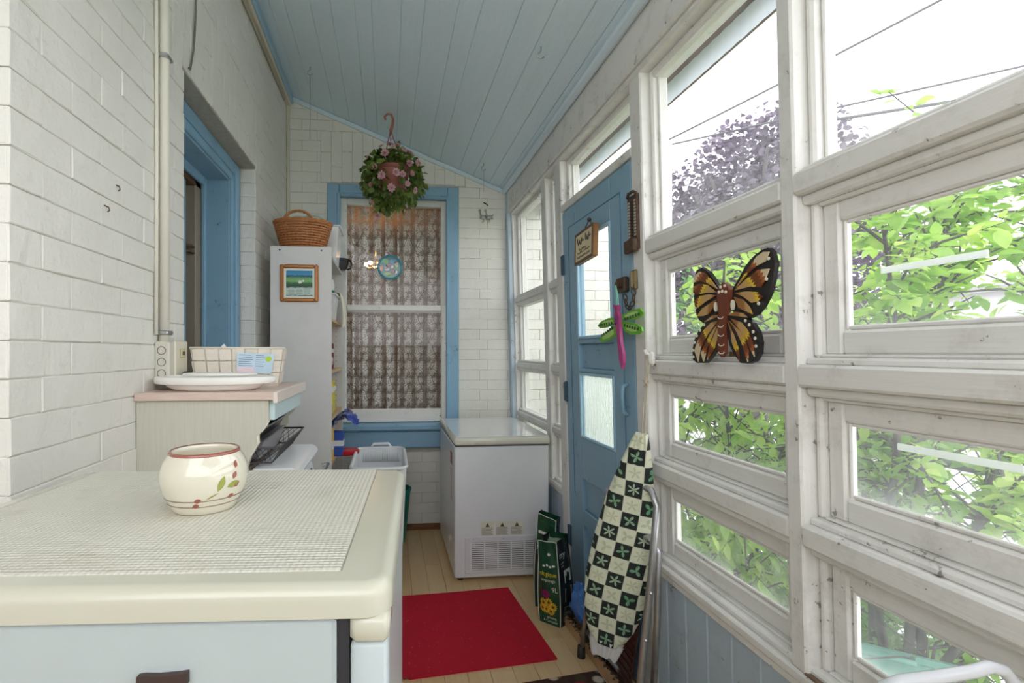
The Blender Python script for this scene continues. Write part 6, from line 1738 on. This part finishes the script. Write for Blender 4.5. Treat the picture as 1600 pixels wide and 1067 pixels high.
m = MB(); m.tube([(Xw(1.53) - .055, 1.87, 1.525), (Xw(1.57) - .045, 1.885, 1.57), (Xw(1.61) - .038, 1.905, 1.612)], .0025, 6); m.tube([(Xw(1.53) - .055, 1.852, 1.525), (Xw(1.57) - .045, 1.875, 1.57), (Xw(1.61) - .038, 1.905, 1.612)], .0025, 6); m.build('ribbon', M('mint_ribbon', srgb(150, 224, 200), .5), df)

# ---- little wooden sign on the door
sg = thing('wooden_sign', 'small tilted wooden sign with script lettering hung on the blue door', 'sign', (Xw(1.84) - .03, 2.22, 1.84))
def SGm(a, b, d):   # a towards camera, b up
    ca, sa = math.cos(.05), math.sin(.05)
    y = 2.217 - (a*ca - b*sa) - .16*b; z = 1.842 + (a*sa + b*ca)
    return (Xw(z) - .012 - d, y, z)
m = MB(SGm); m.box(-.105, .105, -.072, .072, 0, .026, .003); m.build('board', M('golden_brown_wood', srgb(140, 96, 52), .5, var=.25, vs=20), sg)
m = MB(SGm); 
for q in ((-.105, .105, .060, .073), (-.105, .105, -.073, -.060), (-.106, -.094, -.06, .06), (.096, .106, -.06, .06)): m.box(*q, .024, .030, .002)
m.build('frame', DARKWOOD, sg)
m = MB(SGm); m.box(-.094, .096, -.060, .060, .025, .0275); m.build('panel', M('cream_sign_panel', srgb(220, 206, 168), .6, var=.06), sg)
m = MB(SGm); rs = random.Random(8)
def squig(y0, h, x0, x1, n, th):
    pts = []
    for k in range(n * 6 + 1):
        a = k / 6 * 2*PI; x = lerp(x0, x1, k/(n*6)); pts.append((x + .004*math.cos(a), y0 + h*math.sin(a)*(.6 + .4*math.sin(k*.7)), .0282))
    m.tube(pts, th, 4)
squig(.028, .020, -.075, .0, 3, .0026); squig(.030, .022, .02, .078, 3, .0026); squig(-.010, .007, -.05, .03, 5, .0015)
squig(-.024, .006, -.07, .07, 9, .0015); squig(-.044, .006, -.075, .078, 10, .0015)
m.build('lettering', M('dark_script_ink', (.04, .035, .03), .6), sg)
m = MB(SGm); m.tube([(-.04, .072, .012), (.02, .112, .01), (.06, .074, .012)], .0022, 5); m.ball((.02, .110, .01), .010, 8, 5, sx=.7); m.build('hanging_wire', RUST, sg, True)

# ---- old rusty perforated box on the door post
th = thing('match_holder', 'rusty perforated iron holder fixed to the door post', 'holder', (Xw(1.84) - .01, 1.805, 1.84))
m = MB(W); m.box(-.012, .0, 1.772, 1.845, 1.735, 1.945, .003); m.build('back_plate', RUST, th)
m = MB(W); m.box(-.03, -.010, 1.770, 1.848, 1.725, 1.775, .004); m.build('cup', RUST, th)
for k in range(12):
    for c in range(3):
        m = MB(W); y = 1.785 + c*.023; z = 1.79 + k*.0118; m.box(-.0145, -.011, y - .006, y + .006, z - .0038, z + .0038); m.build('perforation', M('pale_hole', srgb(178, 168, 156), .7) if c != 1 else M('dark_hole', (.03, .02, .02), .8), th)
m = MB(W); m.tube([(-.012, 1.775, 1.945), (-.016, 1.79, 1.955), (-.016, 1.825, 1.955), (-.012, 1.842, 1.945)], .006, 6); m.build('top_bar', RUST, th)

# ---- hanging flower basket
hx_, hy_, hz_ = .008, 3.30, ceil_z(.008)
hp = thing('hanging_basket', 'pink flowered hanging plant under the sloping ceiling', 'plant', (hx_, hy_, hz_))
PKP = M('dusty_pink_plastic', srgb(168, 100, 92), .45, var=.08)
m = MB(); m.tube([(hx_, hy_, hz_ + .005), (hx_, hy_, hz_ - .02), (hx_ + .012, hy_, hz_ - .028)], .003, 6); m.build('ceiling_screw', STEEL, hp)
m = MB(); m.tube([(hx_ - .028, hy_, hz_ - .052), (hx_ - .034, hy_, hz_ - .030), (hx_ - .016, hy_, hz_ - .012), (hx_ + .010, hy_, hz_ - .014), (hx_ + .022, hy_, hz_ - .045), (hx_ + .018, hy_, hz_ - .085), (hx_ + .006, hy_, hz_ - .125)], [.006, .007, .007, .007, .008, .009, .011], 8); m.build('hook', PKP, hp, True)
pz = 2.42
m = MB()
for a in (.4, 2.5, 4.6): m.tube([(hx_ + .005, hy_, hz_ - .12), (hx_ + .02 + .10*math.cos(a), hy_ + .10*math.sin(a), pz + .13)], .0035, 5)
m.build('hanger_straps', PKP, hp, True)
m = MB(); m.lathe([(.07, 0), (.08, .008), (.11, .12), (.118, .125), (.118, .145), (.108, .145), (.1, .11), (.0, .11)], (hx_ + .02, hy_, pz), 24); hpot = m.build('pot', PKP, hp, 40)
m = MB(); m.lathe([(.09, 0), (.1, .008), (.095, .012), (.0, .010)], (hx_ + .02, hy_, pz - .012), 22); m.build('saucer', PKP, hpot, 40)
rl2 = random.Random(17); FOL = MB(); lv, lf = leaf_shape(.046, .036, .25, .35); cc_ = Vector((hx_ + .02, hy_, pz + .08))
for k in range(900):
    d = Vector((rl2.gauss(0, 1), rl2.gauss(0, 1), rl2.gauss(0, 1))).normalized(); q = rl2.uniform(.62, 1.0)
    if d.y < -.75 and abs(d.x) < .25 and -.45 < d.z < .35 : continue
    p = cc_ + Vector((d.x*.205*q, d.y*.19*q, d.z*.20*q + (.0 if d.z > 0 else -.015)))
    mt = Matrix.Translation(p) @ rot_to(d*.7 + Vector((rl2.gauss(0, .5), rl2.gauss(0, .5), rl2.gauss(-.35, .4))), rl2.uniform(-1, 1)) @ Matrix.Scale(rl2.uniform(.6, 1.15), 4)
    FOL.add([mt @ Vector(pp) for pp in lv], lf)
for x, z, n in ((-.11, -.155, 9), (.03, -.16, 7)):
    for k in range(n):
        p = cc_ + Vector((x + rl2.gauss(0, .012), -.10 + rl2.gauss(0, .015), z - k*.014))
        mt = Matrix.Translation(p) @ rot_to((rl2.gauss(0, 1), rl2.gauss(-.4, .6), rl2.gauss(-.5, .4)), 0) @ Matrix.Scale(.8, 4); FOL.add([mt @ Vector(pp) for pp in lv], lf)
FOL.build('foliage', leaf_mat('begonia_green_leaf', srgb(66, 92, 36), srgb(160, 180, 88), .3), hp, True, kind='stuff')
m = MB()
for k in range(26):
    d = Vector((rl2.gauss(0, 1), rl2.gauss(0, 1), rl2.gauss(0, .8))).normalized(); m.tube([cc_ + Vector((0, 0, .05)), cc_ + Vector((d.x*.12, d.y*.12, .09 + d.z*.05)), cc_ + Vector((d.x*.19, d.y*.18, d.z*.18))], .0025, 4, caps=False)
m.build('stems', M('green_stem', srgb(90, 110, 56), .6), hp)
PET = leaf_mat('pale_pink_petal', srgb(214, 150, 164), srgb(240, 206, 212), .35)
pv_, pf_ = leaf_shape(.020, .0115, .3, -.15)
def flower_mesh(seed):
    r = random.Random(seed); m = MB()
    for ring, n, tilt in ((0, 9, .15), (1, 8, .7), (2, 5, 1.15)):
        for k in range(n):
            a = 2*PI*k/n + ring*.4 + r.uniform(-.1, .1)
            mt = Matrix.Rotation(a, 4, 'Z') @ Matrix.Rotation(-tilt, 4, 'Y') @ Matrix.Scale(1 - .18*ring + r.uniform(-.08, .08), 4)
            m.add([mt @ Vector(p) for p in pv_], pf_)
    return m.mesh('flower', PET, None, True)
FM = [flower_mesh(k) for k in range(4)]; invh = WM[hp.name].inverted()
# spots over the outside of the ball: direction x, z in view, size
FS = [(-.075, .19, 1.0), (-.02, .185, 1.2), (.03, .18, 1.1), (.0, .15, 1.0), (-.16, .12, .9), (-.05, .095, 1.35), (.07, .135, 1.1), (.11, .125, 1.0), (.10, .04, 1.1), (.15, .06, 1.0), (.165, .075, 1.1), (-.11, .01, 1.0), (-.07, -.045, 1.3), (.02, -.03, 1.2), (.06, -.035, 1.0), (.12, -.02, .9), (.09, -.085, 1.0), (.14, -.105, 1.1), (-.01, -.115, 1.3), (-.14, -.085, .8), (-.13, -.19, 1.0), (-.10, -.275, 1.1)]
for i, (x, z, s_) in enumerate(FS):
    yy = -math.sqrt(max(.001, .2**2 - x*x - min(z, .19)**2*.9)) if z > -.14 else -.10
    p = cc_ + Vector((x, yy * 1.02, z)); d = Vector((x, yy, z*.6)).normalized()
    o = bpy.data.objects.new('flower', FM[i % 4]); COL.objects.link(o); o.parent = hp
    o.matrix_local = invh @ Matrix.Translation(p) @ d.to_track_quat('Z', 'Y').to_matrix().to_4x4() @ Matrix.Scale(s_ * 1.2, 4)

# ---- ceiling hooks with wires, small hook high on the boards
def ceil_hook(label, x, y, drop, name='ceiling_hook'):
    z = ceil_z(x)
    o = thing(name, label, 'hook', (x, y, z))
    m = MB(); m.tube([(x, y, z + .004), (x, y, z - .02), (x - .014, y, z - .03), (x - .016, y, z - .045), (x, y, z - .052), (x + .014, y, z - .044)], .0028, 6); m.build('hook', STEEL, o, True)
    if drop: m = MB(); m.tube([(x, y, z - .05), (x + .002, y, z - drop*.5), (x, y, z - drop)], .0022, 5); m.build('wire', STEEL, o)
ceil_hook('steel hook with a long thin rod at the doorway end of the ceiling', -.492, 3.17, .46)
ceil_hook('bare steel hook in the ceiling near the glazed bay', .664, 2.10, 0)
ceil_hook('small steel hook and wire close to the far low corner of the ceiling', .668, 3.43, .20)

# ---- little pair of metal birds and a twig on the end wall
br = thing('bird_plaque', 'tiny pair of grey metal birds on the brick right of the end window', 'ornament', (.74, YB, 2.38))
BMET = M('pewter', (.42, .42, .42), .4, .7, var=.3, vs=80)
for q in (0, 1):
    x0_ = .700 + q*.045; m = MB(); yb_r = YB - .012
    m.ball((x0_ + .022, yb_r, 2.375), .022, 10, 6, sy=.45, sz=.8); m.ball((x0_ - .006, yb_r, 2.428), .0085, 8, 5, sx=1.2, sy=.6)
    m.tube([(x0_ + .006, yb_r, 2.385), (x0_ - .002, yb_r, 2.408), (x0_ - .004, yb_r, 2.426)], .0045, 6); m.tube([(x0_ + .038, yb_r, 2.385), (x0_ + .055, yb_r, 2.395)], [.008, .003], 6)
    m.tube([(x0_ + .022, yb_r, 2.362), (x0_ + .026, yb_r, 2.345), (x0_ + .012, yb_r, 2.338)], .0028, 5); m.build('bird', BMET, br, True)
m = MB(); m.box(.70, .80, YB - .008, YB + .001, 2.362, 2.378, .002); m.build('bar', BMET, br)
tg = thing('dark_twig', 'short dark strip poking from a mortar joint above the metal birds', 'strip', (.74, YB, 2.475))
m = MB(); m.tube([(.722, YB - .016, 2.488), (.742, YB - .012, 2.480), (.765, YB + .002, 2.468)], [.004, .005, .003], 6); m.build('strip', BLACK, tg, True)

# ---- round stained suncatcher on the window
sc_ = thing('suncatcher', 'round teal painted suncatcher hung on the curtained window', 'ornament', (.02, YB - .006, 1.985))
scx, scz, sr = .012, 1.985, .094
def SCm(a, b, d): return (scx + a, YB + .026 - d, scz + b)
m = MB(SCm); m.lathe([(.078, 0), (.094, 0), (.094, .008), (.088, .011), (.080, .008)], (0, 0, 0), 40, capb=False); m.build('ring', M('teal_glass_paint', srgb(60, 150, 168), .15, var=.3, vs=60, coat=.5), sc_, 40)
m = MB(SCm); m.lathe([(.0, .003), (.080, .003)], (0, 0, 0), 36, capb=False); sdisc = m.build('disc', M('deep_teal_glass', srgb(24, 104, 112), .15, var=.4, vs=40, coat=.5), sc_)
def blob(nm, pts, mat):
    m = MB(SCm); m.prism(pts, lambda a, b: (a, b, .003), lambda a, b: (a, b, .0065)); m.build(nm, mat, sdisc)
def el(cx, cz, rx, rz, n=12): return [(cx + rx*math.cos(2*PI*k/n), cz + rz*math.sin(2*PI*k/n)) for k in range(n)]
cl = {k: M('glass_' + k, srgb(*v), .15, var=.15, coat=.5) for k, v in dict(green=(40, 150, 70), lime=(140, 180, 60), white=(228, 224, 220), rose=(150, 84, 92), orange=(220, 130, 70), sky=(40, 130, 180), tan=(206, 166, 120)).items()}
for n_, a in (('green', (-.035, .045, .03, .02)), ('sky', (.02, .045, .03, .018)), ('rose', (-.012, .012, .022, .014)), ('white', (-.028, .002, .010, .016)), ('white', (.014, .005, .012, .012)), ('white', (-.022, -.014, .016, .010)), ('orange', (-.066, -.008, .012, .02)), ('tan', (.045, .028, .016, .014)), ('white', (.05, .012, .012, .006)), ('green', (.05, -.006, .016, .012)), ('rose', (.022, -.03, .020, .014)), ('white', (.044, -.034, .012, .012)), ('lime', (-.02, -.05, .028, .014)), ('green', (.006, -.066, .03, .010))):
    blob('glass_piece', el(*a), cl[n_])
m = MB(SCm); m.tube([(0, .09, .004), (.0, .13, .002)], .0012, 4); m.lathe([(.014, 0), (.010, .006), (.0, .009)], (0, .135, 0), 12); m.build('suction_cup', CG, sc_)

# ---- folded white garden chair leaning on the boards, its top corner showing
gc = thing('garden_chair', 'white tube framed folding garden chair leaning under the nearest bay', 'chair', (.88, .75, 0))
WT = M('white_enamelled_tube', srgb(224, 226, 232), .25, var=.03, coat=.3)
def ctube(nm, pts, r=.0095): m = MB(); m.tube(pts, r, 10); m.build(nm, WT, gc, True)
ctube('back_frame', [(.70, .80, .02), (.748, .705, .78), (.756, .68, .833), (.775, .675, .843), (.83, .669, .850), (.885, .664, .858), (.909, .662, .865), (.930, .659, .860), (.946, .657, .842), (.952, .64, .76), (.90, .50, .02)])
ctube('seat_frame', [(.66, .86, .015), (.74, .77, .40), (.90, .66, .42), (.80, .45, .015)], .009)
m = MB(); m.grid(12, 16, lambda u, v: (lerp(.770, .930, u) - .02*(1-v)*1.4 - .006*math.sin(PI*u), lerp(.715, .63, u) + .05*(1-v), lerp(.34, .790, v) + .012*u*v + .004*math.sin(u*30)*(v > .9))); m.build('sling_fabric', M('white_mesh_fabric', srgb(232, 234, 238), .6, var=.04, bump=.2, bs=300), gc, True)
for zz in (.3, .55):
    m = MB(); m.tube([(.725, .75, zz), (.93, .57, zz)], .009, 8); m.build('cross_tube', WT, gc, True)
